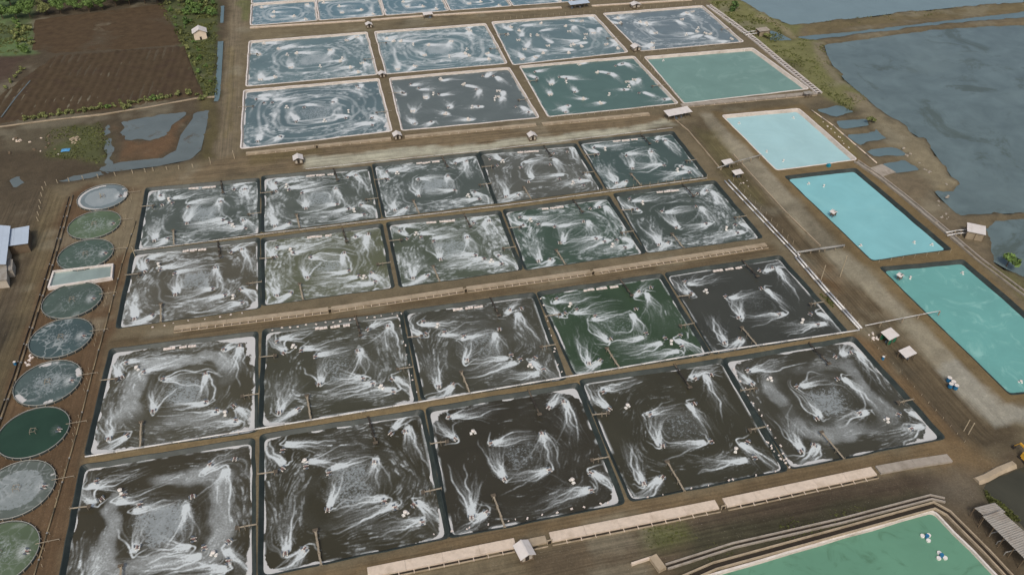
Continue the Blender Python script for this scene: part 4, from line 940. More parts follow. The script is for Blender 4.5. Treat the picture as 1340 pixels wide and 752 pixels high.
pipeline([[(91, 258), (71, 328), (46, 408), (16, 498), (-14, 580)]], .12, 'black hose beside the drain pipe left of the round tanks', 'hose', mat('black_hose', srgb(44, 40, 36), .6, .1), .2, 0)
pipeline([[(178, 290), (160, 345), (143, 410), (122, 485), (100, 570), (72, 665), (40, 770)]], .14, 'long thin pale pipe between round tanks and leftmost ponds', 'pipeline', mat('old_pipe', srgb(128, 116, 92), .8, .15, 1.), .2, 0)

# concrete delivery channel along the lagoon side of the reservoirs and the white walkway at the top right
def channel(path_px, w, h, label, material, cover=None, post=0):
    P3 = [tuple(G(*p)) for p in path_px]; e = empty('supply_channel', P3[0]); tag(e, label, 'channel', 'raised concrete channels')
    obj('channel_wall', MB().sweep(P3, [(-w/2-.15, -.2), (-w/2-.15, h), (-w/2+.15, h), (-w/2+.15, -.2)]), material, e)
    obj('channel_wall', MB().sweep(P3, [(w/2-.15, -.2), (w/2-.15, h), (w/2+.15, h), (w/2+.15, -.2)]), material, e)
    obj('channel_floor', MB().sweep(P3, [(-w/2+.14, -.1), (-w/2+.14, .1), (w/2-.14, .1), (w/2-.14, -.1)]), cover or M_CONC2, e)
    if post:
        for i in range(len(P3)-1):
            a, b = Vector(P3[i]), Vector(P3[i+1]); n = int((b-a).length/post)
            d = (b-a).normalized(); rz = math.atan2(d.y, d.x)
            for j in range(n): p = a.lerp(b, (j+.5)/n); obj('cross_tie', MB().box((p.x, p.y, h-.1), (.22, w-.3, .16), rz), material, e)
channel([(1120, 212), (1150, 232), (1182, 257), (1230, 297), (1280, 340), (1345, 389)], 1.5, .6, 'pale concrete supply channel along lagoon side of the turquoise reservoirs', M_CONC3, mat('channel_silt', srgb(140, 138, 132), .8, .2, 1.), 0)
channel([(927, 8), (960, 32), (990, 55), (1022, 82), (1060, 113), (1072, 123)], 2.0, .6, 'white edged channel with cross ties right of the jade pond', M_RIM, mat('channel_dark', srgb(96, 90, 82), .8, .2, 1.), 1.6)
pipeline([[(1062, 145), (1090, 165), (1120, 191), (1147, 214)]], .2, 'pale pipe along the bank between palest reservoir and finger inlets', 'pipeline', M_CONC, .2, 0)
o = obj('concrete_pad', MB().box((*G2((1152, 224)), .08), (7.5, 5.5, .16), .25), M_CONC3); tag(o, 'pale concrete pad at the end of bank pipe by the finger inlets', 'slab')
o = obj('wall_kerb', MB().sweep([tuple(G(*p)) for p in ((0, 166.5), (60, 158.5), (135, 150), (190, 141.5), (255, 129.5), (281, 127))], [(-.25, -.2), (-.25, .3), (.25, .3), (.25, -.2)]), M_CONC2); tag(o, 'long pale concrete kerb below the ploughed field', 'kerb')

o = obj('toe_kerb', MB().sweep([tuple(G(*p, -.9)) for p in ((960, 203), (985, 231), (1028, 278), (1073, 322))], [(-.14, -.3), (-.14, .35), (.14, .35), (.14, -.3)]), M_CONC2); tag(o, 'low concrete kerb along the foot of the pale bank', 'kerb')
o = obj('inner_kerb', MB().sweep([tuple(G(*p)) for p in ((884, 158), (900, 171), (922, 197), (943, 222))], [(-.14, -.5), (-.14, .35), (.14, .35), (.14, -.5)]), M_CONC2); tag(o, 'low concrete kerb right of rightmost fourth row pond', 'kerb')
# ------------------------------------------------------------------ fences: each a row of posts
M_POST = mat('fence_post', srgb(176, 164, 140), .8, .15, 2.)
M_NET = mat('fence_cord', srgb(120, 112, 98), .8, .1)
def fence(pts, h, r, label, cord=True, material=None):
    P3 = [G(*p) for p in pts]; e = empty('post_fence', P3[0]); tag(e, label, 'fence', 'post fences')
    for p in P3:
        l = Vector((random.uniform(-.06, .06), random.uniform(-.06, .06), 0)); obj('post', MB().tube(p-Vector((0, 0, .4)), p+l+Vector((0, 0, h)), r, 6, r*.85), material or M_POST, e)
    if cord:
        for zz in (.45, .9):
            for i in range(len(P3)-1): obj('cord', MB().tube(P3[i]+Vector((0, 0, h*zz)), P3[i+1]+Vector((0, 0, h*zz)), .015, 3), M_NET, e)
def row(a, b, n): return [(a[0]+(b[0]-a[0])*i/(n-1), a[1]+(b[1]-a[1])*i/(n-1)) for i in range(n)]
z4 = lambda l: [(x/4.423, 130+y/4.423) for x, y in l]
fence(z4([(222, 705), (224, 672), (232, 637), (236, 602), (243, 562), (250, 527), (268, 500), (335, 485), (400, 475), (482, 465), (570, 455), (668, 443), (770, 430), (842, 422), (888, 415), (968, 410), (1037, 405), (1118, 395)]), 1.35, .13, 'pale post fence round the far corner of the round tank yard', False)
fence(row((644, 26.5), (780, 17), 18), 1.1, .06, 'close set white posts on far bank of third pond in sixth row')
fence(row((792, 15.5), (918, 5.5), 16), 1.1, .06, 'close set white posts on far bank of rightmost pond in sixth row')
fence(row((838, 76), (893, 134), 16), 1.1, .07, 'posts on the dike left of the jade pond')
fence(row((720, 156), (884, 139), 18), 1.1, .06, 'white posts on near bank of third pond in fifth row')
fence(row((786, 250.5), (925, 232.5), 14), 1.1, .06, 'thin posts on dike before rightmost pond of fourth row')
fence(row((832, 70.5), (968, 57.5), 14), .9, .06, 'short posts between jade pond and sixth row')
fence(row((1150, 343.5), (1243, 331), 7), 1.2, .05, 'thin white poles at near end of middle turquoise reservoir')
fence(row((345, 308), (495, 290), 12), .8, .05, 'low posts before the second pond of fourth row')
fence(row((960, 235.5), (1038, 318), 12), .9, .05, 'low posts beside the pair of pipes by the low strip')
fence(row((1056, 352), (1122, 424), 8), 1.3, .05, 'leaning thin stakes right of rightmost pond of second row', False)
fence(row((1140, 446), (1262, 578), 14), .5, .06, 'low kerb posts above the near right road bend', True)
for i, (a, h_, lb) in enumerate((((1073.8, 367.5), 5.2, 'left tall pale pole in the low strip'), ((1100.6, 358), 6.0, 'right tall pale pole beside the pale bank'), ((276, 215), 2.6, 'short white pole at the road corner'), ((307, 208), 3.0, 'white pole at lower end of the dirt road'), ((1262, 562), 3.2, 'left of two poles by the road bend'), ((1268, 566), 3.2, 'right of two poles by the road bend'),
     ((176, 333), 2.6, 'pole at far left corner of leftmost third row pond'), ((133, 260), 2.0, 'brown stake behind the farthest round tank'))):
    p = G(*a); mb = MB(); mb.tube(p-Vector((0, 0, 1.3)), p+Vector((0, 0, h_-.2)), .11, 7, .09); mb.tube(p+Vector((0, 0, h_-.2)), p+Vector((0, 0, h_)), .14, 7, .05); tag(obj('pole', mb, M_POST), lb, 'pole', 'poles')

# ------------------------------------------------------------------ huts and sheds
M_ROOFW = mat('white_sheet_roof', srgb(206, 202, 198), .55, .06, .8, .1, dirt=srgb(190, 182, 172)); M_ROOFB = mat('blue_white_roof', srgb(176, 190, 204), .5, .05, .5)
M_ROOFG = mat('grey_sheet_roof', srgb(150, 146, 138), .55, .12, .8, .2, dirt=srgb(126, 116, 104)); M_WALLW = mat('hut_wall', srgb(180, 172, 158), .8, .12, 1.)
M_WALLG = mat('green_wall', srgb(42, 112, 82), .7, .12, 1.); M_WALLC = mat('concrete_wall', srgb(150, 138, 118), .9, .15, 1.); M_TIMBER = mat('hut_timber', srgb(110, 96, 78), .85, .2, 2.); M_DOOR = mat('dark_door', srgb(56, 50, 44), .8, .2)
def gable_hut(px, py, w, d, h, label, rz=0., wall=None, roof=None, rise=.7, name='hut', stilts=True, z=0.):
    """ridge along local y; base centre at the pixel"""
    p = G(px, py, z); e = empty(name, p, rz); tag(e, label, 'hut', 'small huts'); wall = wall or M_WALLW; roof = roof or M_ROOFW
    fl_ = .35 if stilts else 0.
    if stilts:
        for sx in (-1, 1):
            for sy in (-1, 1): part('post', MB().box((sx*(w/2-.15), sy*(d/2-.15), h/2-.1), (.16, .16, h+.2)), M_TIMBER, e)
        part('floor', MB().box((0, 0, fl_), (w-.1, d-.1, .1)), M_TIMBER, e)
    hw = h*.62 if stilts else h
    mb = MB(); a = w/2-.24; b = d/2-.24
    mb.box((0, 0, (fl_+hw)/2 if stilts else h/2), (a*2, b*2, hw-fl_ if stilts else h))
    for sy in (-1, 1): mb.poly([(-a, sy*b, hw), (a, sy*b, hw), (0, sy*b, hw+(rise*.9)*(1 if not stilts else 1))])
    part('wall', mb, wall, e)
    part('door', MB().box((0, -b-.03, fl_+.7), (.75, .06, 1.3)), M_DOOR, e)
    for sx in (-1, 1):
        mb = MB(); o_ = .25; x1 = sx*(w/2+o_); zb = h-.15; zt = h+rise
        mb.quad((0, -d/2-o_, zt), (0, d/2+o_, zt), (x1, d/2+o_, zb), (x1, -d/2-o_, zb)); mb.quad((0, -d/2-o_, zt-.07), (x1, -d/2-o_, zb-.07), (x1, d/2+o_, zb-.07), (0, d/2+o_, zt-.07))
        mb.quad((0, -d/2-o_, zt), (x1, -d/2-o_, zb), (x1, -d/2-o_, zb-.07), (0, -d/2-o_, zt-.07)); mb.quad((x1, -d/2-o_, zb), (x1, d/2+o_, zb), (x1, d/2+o_, zb-.07), (x1, -d/2-o_, zb-.07))
        part('roof_slope', mb, roof, e)
    part('ridge_cap', MB().box((0, 0, h+rise+.02), (.3, d+.5, .06)), roof, e)
    return e
def lean_shed(px, py, w, d, h, label, rz=0., drop=.5, roof=None, wall=None, bay=3, wallsides=True, z=0., name='shed', clutter=True):
    p = G(px, py, z); e = empty(name, p, rz); tag(e, label, 'shed', 'open sheds'); roof = roof or M_ROOFW
    n = max(1, int(w/1.1))
    for i in range(n):                       # roof of separate sheets
        x0 = -w/2+w*i/n; x1 = -w/2+w*(i+1)/n-.015; j = .02*(i % 2); mb = MB()
        for a, b in ((.0, -.05),):
            mb.quad((x0, -d/2, h-drop+j), (x1, -d/2, h-drop+j), (x1, d/2, h+j), (x0, d/2, h+j)); mb.quad((x0, -d/2, h-drop+j-.05), (x0, d/2, h+j-.05), (x1, d/2, h+j-.05), (x1, -d/2, h-drop+j-.05))
            mb.quad((x0, -d/2, h-drop+j), (x0, -d/2, h-drop+j-.05), (x1, -d/2, h-drop+j-.05), (x1, -d/2, h-drop+j))
        part('roof_sheet', mb, roof, e)
    for i in range(bay+1):
        for sy in (-1, 1):
            x = -w/2+.2+(w-.4)*i/bay; hh_ = h-.1 if sy > 0 else h-drop-.08; part('post', MB().box((x, sy*(d/2-.25), hh_/2-.1), (.14, .14, hh_+.2)), M_TIMBER, e)
    if wall:
        part('wall', MB().box((0, d/2-.4, (h-.3)/2), (w-.5, .1, h-.3)), wall, e)
        if wallsides: part('wall', MB().box((0, -d/2+.4, (h-drop-.3)/2), (w-.5, .1, h-drop-.3)), wall, e); part('wall', MB().box((w/2-.3, 0, (h-drop-.3)/2), (.1, d-.95, h-drop-.3)), wall, e)
    if clutter:
        for _ in range(3): part('pump_set', MB().box((random.uniform(-w/2+.8, w/2-.8), random.uniform(-d/3, d/3), .35), (.9, .5, .7), random.uniform(0, 3), .7), M_WHEEL, e)
    return e
gable_hut(686, 727, 2.6, 2.9, 2.1, 'white gabled hut on posts at the near flume', .20)
gable_hut(391, 213, 2.7, 2.6, 2.0, 'cream gabled hut above second pond of fourth row', .06, rise=.6)
gable_hut(520, 182, 2.4, 2.2, 1.9, 'white gabled hut at corner of leftmost and second fifth row ponds', .1, rise=.6)
gable_hut(696, 183, 2.4, 2.2, 2.0, 'white gabled hut on road above fourth pond of fourth row', .1, rise=.6)
gable_hut(500, 101, 2.2, 2.2, 1.7, 'tiny white hut where leftmost and second sixth row dikes meet', .1, rise=.5)
gable_hut(483, 36.5, 2.4, 2.2, 1.8, 'tiny pale hut above leftmost pond of sixth row', .1, rise=.5)
gable_hut(832, 66, 3.4, 2.8, 1.8, 'cream hut at the corner of jade pond dike', .15, rise=.7)
gable_hut(831, 10, 4.0, 3.0, 1.8, 'cream hut on far bank of rightmost sixth row pond', .1, rise=.6)
gable_hut(263, 50, 5.4, 4.6, 3.2, 'white house between ploughed field and canal', .12, wall=mat('cream_wall', srgb(222, 206, 186), .7, .06), rise=1.3, name='house', stilts=False)
lean_shed(886, 154, 9.6, 3.6, 2.7, 'long open shed with pale roof at foot of third fifth row pond', .16, .5, bay=4)
lean_shed(560, 24, 4.2, 2.4, 2.4, 'small white pump shed above second pond of sixth row', .1, .4, bay=2)
lean_shed(757, 10, 9.5, 3.4, 2.6, 'long grey blue roofed shed above third pond of sixth row', .1, .4, roof=M_ROOFB, bay=4)
lean_shed(951, 219, 3.6, 2.5, 2.2, 'upper of two white roofed pump sheds by the slanting pipe', .15, .35, bay=2, z=-.9)
lean_shed(964, 232, 3.2, 2.2, 2.1, 'lower of two white roofed pump sheds by the slanting pipe', .15, .35, bay=2, z=-.9)
lean_shed(1161, 446, 3.6, 2.8, 2.6, 'green walled pump shed with white roof by the discharge pipe', .28, .45, wall=M_WALLG, bay=2, z=-.7)
lean_shed(1184, 469, 3.7, 2.4, 2.4, 'open frame shed with white roof just below the green shed', .25, .4, bay=2, z=-.8)
# pump house on the lagoon bank
e = lean_shed(1273, 310, 4.8, 4.2, 3.0, 'white roofed pump house standing on the lagoon bank', -.62, .35, wall=M_WALLC, bay=2, name='pump_house', clutter=False)
pipeline([[(1236, 308), (1252, 305), (1268, 304)], [(1238, 312), (1252, 309), (1266, 308)]], .16, 'pale intake pipes from lagoon pump house to supply channel', 'intake_pipe', M_PVC, 1.0, 2.2)
e = lean_shed(997, 46, 5.2, 3.4, 2.6, 'pale concrete pump house by the small inlet at top right', .1, .25, roof=M_CONC3, wall=M_WALLC, bay=2, name='pump_house', clutter=False)
pipeline([[(972, 46), (982, 44), (992, 43)], [(975, 49), (984, 47), (992, 46)]], .18, 'pale pipes joining top right pump house to the channel', 'intake_pipe', M_PVC, .9, 2.2)
lean_shed(1056, 127, 3.0, 2.0, 1.8, 'grey sluice frame on flume at jade pond corner', .12, .1, roof=M_ROOFG, bay=2, clutter=False)

# sheds at the left edge, roofs traced from the photograph
def roof_building(quad_px, h, label, roof, wall=None, ridge=None):
    R3 = [G(*p, h) for p in quad_px]; c = sum(R3, Vector())/len(R3); e = empty('farm_building', (c.x, c.y, 0)); tag(e, label, 'building', 'farm buildings')
    n = 6; a, b, c_, d = R3
    for i in range(n):
        p0, p1 = a.lerp(b, i/n), a.lerp(b, (i+.985)/n); q0, q1 = d.lerp(c_, i/n), d.lerp(c_, (i+.985)/n); up = Vector((0, 0, .06+.02*(i % 2)))
        mb = MB(); mb.quad(q0+up, q1+up, p1+up, p0+up); mb.quad(q0, p0, p1, q1); mb.quad(q0, q1, q1+up, q0+up); mb.quad(p0, p0+up, p1+up, p1); obj('roof_sheet', mb, roof, e)
    cc = sum(R3, Vector())/4; ins = [p.lerp(cc, .1) for p in R3]
    for i in range(4):
        p, q_ = ins[i], ins[(i+1) % 4]; mb = MB(); mb.quad((p.x, p.y, -.1), (q_.x, q_.y, -.1), (q_.x, q_.y, q_.z-.05), (p.x, p.y, p.z-.05)); obj('wall', mb, wall or M_WALLW, e)
    return e
roof_building([(-40, 291), (14, 296), (8, 346), (-46, 346)], 3.6, 'large pale blue roofed building cut by the left edge', M_ROOFB)
roof_building([(9.5, 300.5), (38.5, 295.5), (36.8, 318.5), (8, 322.5)], 3.0, 'pale blue lean-to roof jutting right from the left edge building', M_ROOFB, M_TIMBER)
roof_building([(8.6, 338.5), (17, 339.5), (16, 353.5), (8, 354.5)], 2.2, 'small grey annex below the pale blue roofs', M_ROOFG)
roof_building([(-30, 347), (9, 346.5), (9.5, 366), (-30, 370)], 2.6, 'grey roofed shed at left edge under the blue roofs', M_ROOFG)
# corrugated shed at the near right corner
def corrugated(quad_px, h1, h2, label):
    a, b, c_, d = G(*quad_px[0], h1), G(*quad_px[1], h2), G(*quad_px[2], h2), G(*quad_px[3], h1); base = (a+b+c_+d)/4; e = empty('corrugated_shed', (base.x, base.y, 0)); tag(e, label, 'shed', 'corrugated sheds')
    n = max(3, int((d-a).length/.8))
    for i in range(n):
        t0, t1 = i/n, (i+.97)/n; mb = MB(); prev = None; m_ = 4
        for j in range(m_+1):
            t = t0+(t1-t0)*j/m_; up = Vector((0, 0, .06 if j % 2 else 0.)); pr = (a.lerp(d, t)+up, b.lerp(c_, t)+up)
            if prev: mb.quad(prev[0], pr[0], pr[1], prev[1])
            prev = pr
        obj('roof_sheet', mb, M_ROOFG, e)
    for i in range(int(n/3)+1):
        for s_, t_ in ((a, d), (b, c_)):
            p = s_.lerp(t_, min(1, i*3/n)).lerp(base, .06); obj('post', MB().tube((p.x, p.y, -.3), (p.x, p.y, p.z-.02), .09, 6), M_TIMBER, e)
    for k_ in range(3):
        t = (k_+.5)/3; p, q_ = a.lerp(d, t), b.lerp(c_, t); obj('beam', MB().tube(p-Vector((0, 0, .12)), q_-Vector((0, 0, .12)), .07, 5), M_TIMBER, e)
    return e
corrugated([(1274.6, 664), (1301.4, 657), (1316, 669.6), (1287, 674)], 2.6, 3.0, 'small grey corrugated roof at far end of the corner shed')
corrugated([(1285.5, 675), (1309, 667), (1380, 730), (1352, 742)], 3.1, 3.4, 'long grey corrugated shed roof in the near right corner')
for i, (x, y) in enumerate(((1303, 697), (1312, 708), (1322, 722))):
    mb = MB(); a = G(x-6, y, .9); b = G(x+14, y-5, 1.2); mb.tube(a, b, .1, 6); mb.tube((a.x, a.y, -.2), a, .08, 6); tag(obj('trough_frame', mb, M_PVCG), f"{['upper', 'middle', 'lower'][i]} of three pale rails beside the corner shed", 'rail', 'rails beside the corner shed')
# low walls and flume round the green reservoir
channel([(872, 742), (960, 714), (1100, 682), (1218, 651), (1236, 655)], .9, .45, 'long narrow concrete channel above the green reservoir', M_CONC3, M_WETFLOOR)
channel([(880, 765), (935, 741), (1070, 704), (1222, 662), (1240, 672), (1290, 722), (1330, 765)], 1.3, .5, 'concrete channel running round the green reservoir', M_CONC2, M_WETFLOOR)
o = obj('concrete_box', MB().box((*G2((860, 738)), .4), (1.6, 3.2, .8), .25, .96), M_CONC2); tag(o, 'stained concrete box at left end of the long narrow channel', 'box')
o = obj('low_wall', MB().sweep([tuple(G(*p)) for p in ((826, 739), (856, 729))], [(-.2, -.1), (-.2, .6), (.2, .6), (.2, -.1)]), M_CONC); tag(o, 'short pale wall beside the stained concrete box', 'wall')
o = obj('earth_berm', MB().sweep([tuple(G(*p)) for p in ((1277, 629), (1290, 624), (1306, 615), (1326, 607))], [(-.9, -.15), (-.5, .5), (.5, .55), (1.0, -.15)]), M_CONC2); tag(o, 'short pale earth berm beside the road pond', 'berm')

# ------------------------------------------------------------------ round tanks
M_TWALL = mat('tank_liner', srgb(54, 60, 58), .5, .2, .8); M_TRIM = mat('tank_rim', srgb(150, 152, 146), .6, .12, 1.)
TCOL = [srgb(112, 124, 126), srgb(88, 104, 80), srgb(76, 92, 82), srgb(76, 90, 82), srgb(70, 86, 86), srgb(78, 92, 90), srgb(46, 68, 56), srgb(92, 100, 94), srgb(88, 102, 80)]
TY = [221.7, 207.1, 192.8, 173.4, 159.3, 144.3, 129.7, 115.0, 100.4]
TLAB = ['farthest round tank with a grey foam raft', 'second farthest round tank, mossy green', 'round tank just above the rectangular tank', 'round tank just below the rectangular tank', 'fifth round tank with cracked white foam', 'sixth round tank with bluish foam cover', 'clear dark green round tank without foam', 'eighth round tank, thick grey foam near left edge', 'nearest round tank cut by the bottom left corner']
def tank_foam(R_, n, i, rng):
    g = np.linspace(-R_, R_, n); X, Y = np.meshgrid(g, g); r = np.hypot(X, Y)/R_; sd_ = 40+i*3
    wx, wy = fbm(X, Y, .4, sd_)-.5, fbm(X, Y, .4, sd_+1)-.5
    best = np.full(X.shape, 9.); sec = best.copy()
    for _ in range(60):
        a, rr = rng.uniform(0, 6.28), R_*math.sqrt(rng.uniform(0, 1)); d = np.hypot(X+wx*2-rr*math.cos(a), Y+wy*2-rr*math.sin(a))
        sec = np.minimum(sec, np.maximum(best, d)); best = np.minimum(best, d)
    swx = np.hypot(X, Y); crack = sstep(.42, .0, sec-best)*sstep(.3, .6, fbm(X, Y, .25, sd_+9)); amt = [.15, .22, .25, .22, .6, .42, .0, .35, .2][i]
    S = crack*amt*(.5+.6*fbm(X, Y, .8, sd_+5)); ang = np.arctan2(Y, X)
    jet = np.exp(-(((X-.62*R_)/.9)**2+((Y+.05*R_)/(1.5))**2))*[.8, .5, .7, .7, .7, .8, .12, .5, .8][i]; S = np.maximum(S, jet*(.4+.9*rng.random(X.shape)))
    C = [.2, .45, .35, .3, .4, .55, 0., .5, .4][i]*sstep(1, .2, r)*(.6+.8*fbm(X, Y, .9, sd_+6))
    if i in (0, 7): C = np.maximum(C, .95*sstep(.74, .66, r+wx*.15)*(.9 if i == 0 else .75))
    T = np.zeros_like(X)
    if i in (0, 5, 7): T = sstep(.80, .90, r+wx*.1)*sstep(.5, .7, fbm(np.cos(ang)*3, np.sin(ang)*3, .6, sd_))
    if i == 0: T = np.maximum(T, sstep(.85, .93, r)*.8*(X < 0))
    return S, np.clip(C, 0, .97), T
for i, ty in enumerate(TY):
    R_ = 6.95; cx = -70.6; hT = .55; e = empty('round_tank', (cx, ty, 0)); tag(e, TLAB[i], 'tank', 'round nursery tanks'); n = 48
    mb = MB(); prof = [(R_+.12, -.2), (R_+.12, hT), (R_+.02, hT+.04), (R_-.12, hT), (R_-.25, -.2)]
    for k_ in range(n):
        a = 2*math.pi*k_/n; mb.v += [(r*math.cos(a), r*math.sin(a), z_) for r, z_ in prof]
    for k_ in range(n):
        for j in range(4): mb.f.append((k_*5+j, ((k_+1) % n)*5+j, ((k_+1) % n)*5+j+1, k_*5+j+1))
    part('tank_wall', mb, M_TWALL, e, True)
    mb = MB(); mb.sweep([(math.cos(2*math.pi*k_/n)*R_, math.sin(2*math.pi*k_/n)*R_, hT+.05) for k_ in range(n)], [(.07*math.cos(t_*1.047), .07*math.sin(t_*1.047)) for t_ in range(7)], closed=True); part('rim_tube', mb, M_TRIM, e, True)
    for k_ in range(26):
        a = 2*math.pi*k_/26; part('peg', MB().box(((R_+.2)*math.cos(a), (R_+.2)*math.sin(a), .2), (.12, .12, .85), a), M_PALEW, e)
    rng = np.random.default_rng(90+i); ng = 90; S, C, T = tank_foam(R_-.15, ng, i, rng); g = np.linspace(-R_+.15, R_-.15, ng); X, Y = np.meshgrid(g, g)
    rr = np.maximum(np.hypot(X, Y), 1e-6); sq = np.maximum(np.abs(X), np.abs(Y)); k_ = sq/rr; XY = np.stack([X*k_, Y*k_], -1)      # square grid folded into a disc
    S2, C2, T2 = S, C, T
    ii = np.clip(((XY[..., 0]+R_-.15)/(2*(R_-.15))*(ng-1)).round().astype(int), 0, ng-1); jj = np.clip(((XY[..., 1]+R_-.15)/(2*(R_-.15))*(ng-1)).round().astype(int), 0, ng-1)
    me = grid_mesh('water', XY, hT-.16, (S[jj, ii], C[jj, ii], T[jj, ii])); link('water', me, water_mat('tank_water', TCOL[i], .15, foam=True, foamcol=(.42, .46, .46), var=.15, bump=.05), e)
    mb = MB()
    for sx in (-1, 1):
        for sy in (-1, 1): mb.tube((sx*.6, sy*.6, 0), (sx*.5, sy*.5, hT+.6), .05, 5)
    for a_, b_ in (((-1, -1), (1, -1)), ((1, -1), (1, 1)), ((1, 1), (-1, 1)), ((-1, 1), (-1, -1))): mb.tube((a_[0]*.5, a_[1]*.5, hT+.55), (b_[0]*.5, b_[1]*.5, hT+.55), .05, 5)
    part('drain_frame', mb, M_PALEW, e)
    add_aerator((cx+R_*.72, ty-.6, hT-.2), math.pi*.93, f'paddlewheel aerator in the {TLAB[i].split(",")[0]}'[:95], 'paddlewheel aerators in round tanks')
    mb = MB(); mb.tube((cx+R_-.6, ty+.4, hT+.35), (cx+R_+3.2, ty+.9, .5), .07, 6); mb.tube((cx+R_+3.2, ty+.9, .5), (cx+R_+3.2, ty+.9, -.1), .07, 6); tag(obj('inlet_pipe', mb, M_PALEW), f'thin inlet pipe leading to the {TLAB[i].split(",")[0]}', 'pipe', 'inlet pipes of the round tanks')
    for j in range(5):
        p = (cx+R_+1.1+random.uniform(-.2, .2), ty-4.2+j*1.7, 0); o = obj('stake', MB().tube((p[0], p[1], -.2), (p[0]+.1, p[1], .9), .05, 5), M_POST); tag(o, f'thin pale stake, {ordinal(5-j)} from far end by {TLAB[i].split(",")[0].split(" with")[0].split(" cut")[0]}', 'stake', f'stakes by tank {"abcdefghi"[i]}')
# rectangular tank between the third and fourth
q = RECT_TANK; c = np.mean(np.asarray(q), 0); e = empty('rectangular_tank', (c[0], c[1], 0)); tag(e, 'pale rectangular concrete tank between two round tanks', 'tank')
obj('tank_wall', MB().sweep([(p[0], p[1], 0) for p in offset_quad(q, .2)], [(-.22, -.1), (-.22, .9), (.22, .9), (.22, -.1)], closed=True), M_RIM, e)
mb = MB(); qq = offset_quad(q, .3); mb.poly([(p[0], p[1], .35) for p in qq]); obj('water', mb, water_mat('milky_water', srgb(140, 156, 152), .2, var=.25, bump=.05), e)

# ------------------------------------------------------------------ ploughed field, furrow by furrow
M_SOIL = mat('ploughed_soil', srgb(78, 67, 52), .95, .22, .35, .5, .1, dirt=srgb(72, 60, 50))
def field(poly_px, spacing, amp, direction_px, material, z0=.05):
    poly = PP(poly_px); c = np.mean(np.asarray(poly), 0); a, b = np.asarray(G2(direction_px[0])), np.asarray(G2(direction_px[1])); d = (b-a)/np.linalg.norm(b-a); nn = np.array([-d[1], d[0]])
    P2 = np.asarray(poly)-c; U = P2@nn; V = P2@d; us = np.arange(U.min(), U.max(), spacing/8); vs_ = np.linspace(V.min(), V.max(), 46)
    UU, VV = np.meshgrid(us, vs_); X = c[0]+UU*nn[0]+VV*d[0]; Y = c[1]+UU*nn[1]+VV*d[1]
    jx = (fbm(X, Y, .1, 5)-.5)*.8
    Z = z0+amp*(.5+.5*np.sin((UU+jx)/spacing*2*math.pi))*(.6+.8*fbm(X, Y, .15, 6))+(fbm(X, Y, .8, 7)-.5)*.10
    ok = sdist(poly, X.ravel(), Y.ravel()).reshape(X.shape); Z = np.where(ok > -.6, np.where(ok > .3, -1., -.1), Z)
    mm, n = X.shape; me = grid_mesh('field', np.stack([X, Y], -1), 0.); co = np.stack([X, Y, Z], -1).astype(np.float32); me.vertices.foreach_set('co', co.ravel()); me.update()
    o = link('ploughed_field', me, material, smooth=True); o['kind'] = 'structure'
field([(72, 72), (242, 60), (268, 124), (185, 138), (60, 154), (-70, 173)], 2.9, .34, ((112, 125), (136, 78)), M_SOIL)
field([(45, 26), (215, 5), (241, 59), (72, 71), (40, 66)], 1.2, .10, ((80, 60), (200, 45)), mat('bare_soil', srgb(78, 66, 51), .95, .25, .3, .5, .1, dirt=srgb(78, 66, 52)))
o = obj('irrigation_furrow', MB().sweep([tuple(G(*p)+Vector((0, 0, .42))) for p in ((2, 155), (22, 128), (40, 107))], [(-.22, 0), (.22, 0)]), M_PUD); o['kind'] = 'structure'

# ------------------------------------------------------------------ vegetation
def leafmat(name, col, var=.45):
    M_ = mat(name, col, .85, var, .9, .1, .15); return M_
LEAF = [leafmat('leaf_mid', srgb(104, 128, 72)), leafmat('leaf_dark', srgb(86, 110, 64)), leafmat('leaf_olive', srgb(122, 128, 82)), leafmat('leaf_pale', srgb(132, 138, 88))]
BARK = mat('bark', srgb(96, 82, 66), .9, .2, 2.)
def crown_mesh(name, R_, Hc, n, leaf, rng, zc, lobes=9):
    cl = [(rng.normal(0, .45)*R_, rng.normal(0, .45)*R_, zc+rng.normal(0, .28)*Hc, rng.uniform(.32, .58)) for _ in range(lobes)]
    v, f = [], []
    for i in range(n):
        lx, ly, lz, lr = cl[i % lobes]; d = rng.normal(0, 1, 3); d /= np.linalg.norm(d); rad = lr*R_*rng.uniform(.55, 1.05)
        p = np.array([lx, ly, lz])+d*np.array([rad, rad, rad*Hc/R_*.8]); s_ = leaf*rng.uniform(.6, 1.4); nrm = d+rng.normal(0, .6, 3); nrm /= np.linalg.norm(nrm)
        t = np.cross(nrm, rng.normal(0, 1, 3)); t /= np.linalg.norm(t); b = np.cross(nrm, t)
        k_ = len(v); v += [tuple(p-t*s_), tuple(p-b*s_*.6), tuple(p+t*s_), tuple(p+b*s_*.6)]; f.append((k_, k_+1, k_+2, k_+3))
    me = bpy.data.meshes.new(name); me.from_pydata(v, [], f); me.update(); return me
def trunk_mb(h, r, rng, limbs=4):
    mb = MB(); mb.tube((0, 0, -.3), (0, 0, h*.55), r, 7, r*.75); mb.tube((0, 0, h*.55), (.2, .1, h), r*.75, 6, r*.3)
    for k_ in range(limbs):
        a = rng.uniform(0, 6.28); mb.tube((0, 0, h*rng.uniform(.4, .6)), (math.cos(a)*h*.35, math.sin(a)*h*.35, h*rng.uniform(.8, 1.05)), r*.45, 5, r*.15)
    return mb
vr = np.random.default_rng(3)
CROWNS = [crown_mesh('crown', 4.2, 3.4, 1500, .42, vr, 5.2, 11) for _ in range(3)]; TRUNKS = [trunk_mb(5., .28, vr).mesh('trunk') for _ in range(3)]
TREE_GROUPS = 'trees along the far edge of the ploughed field'
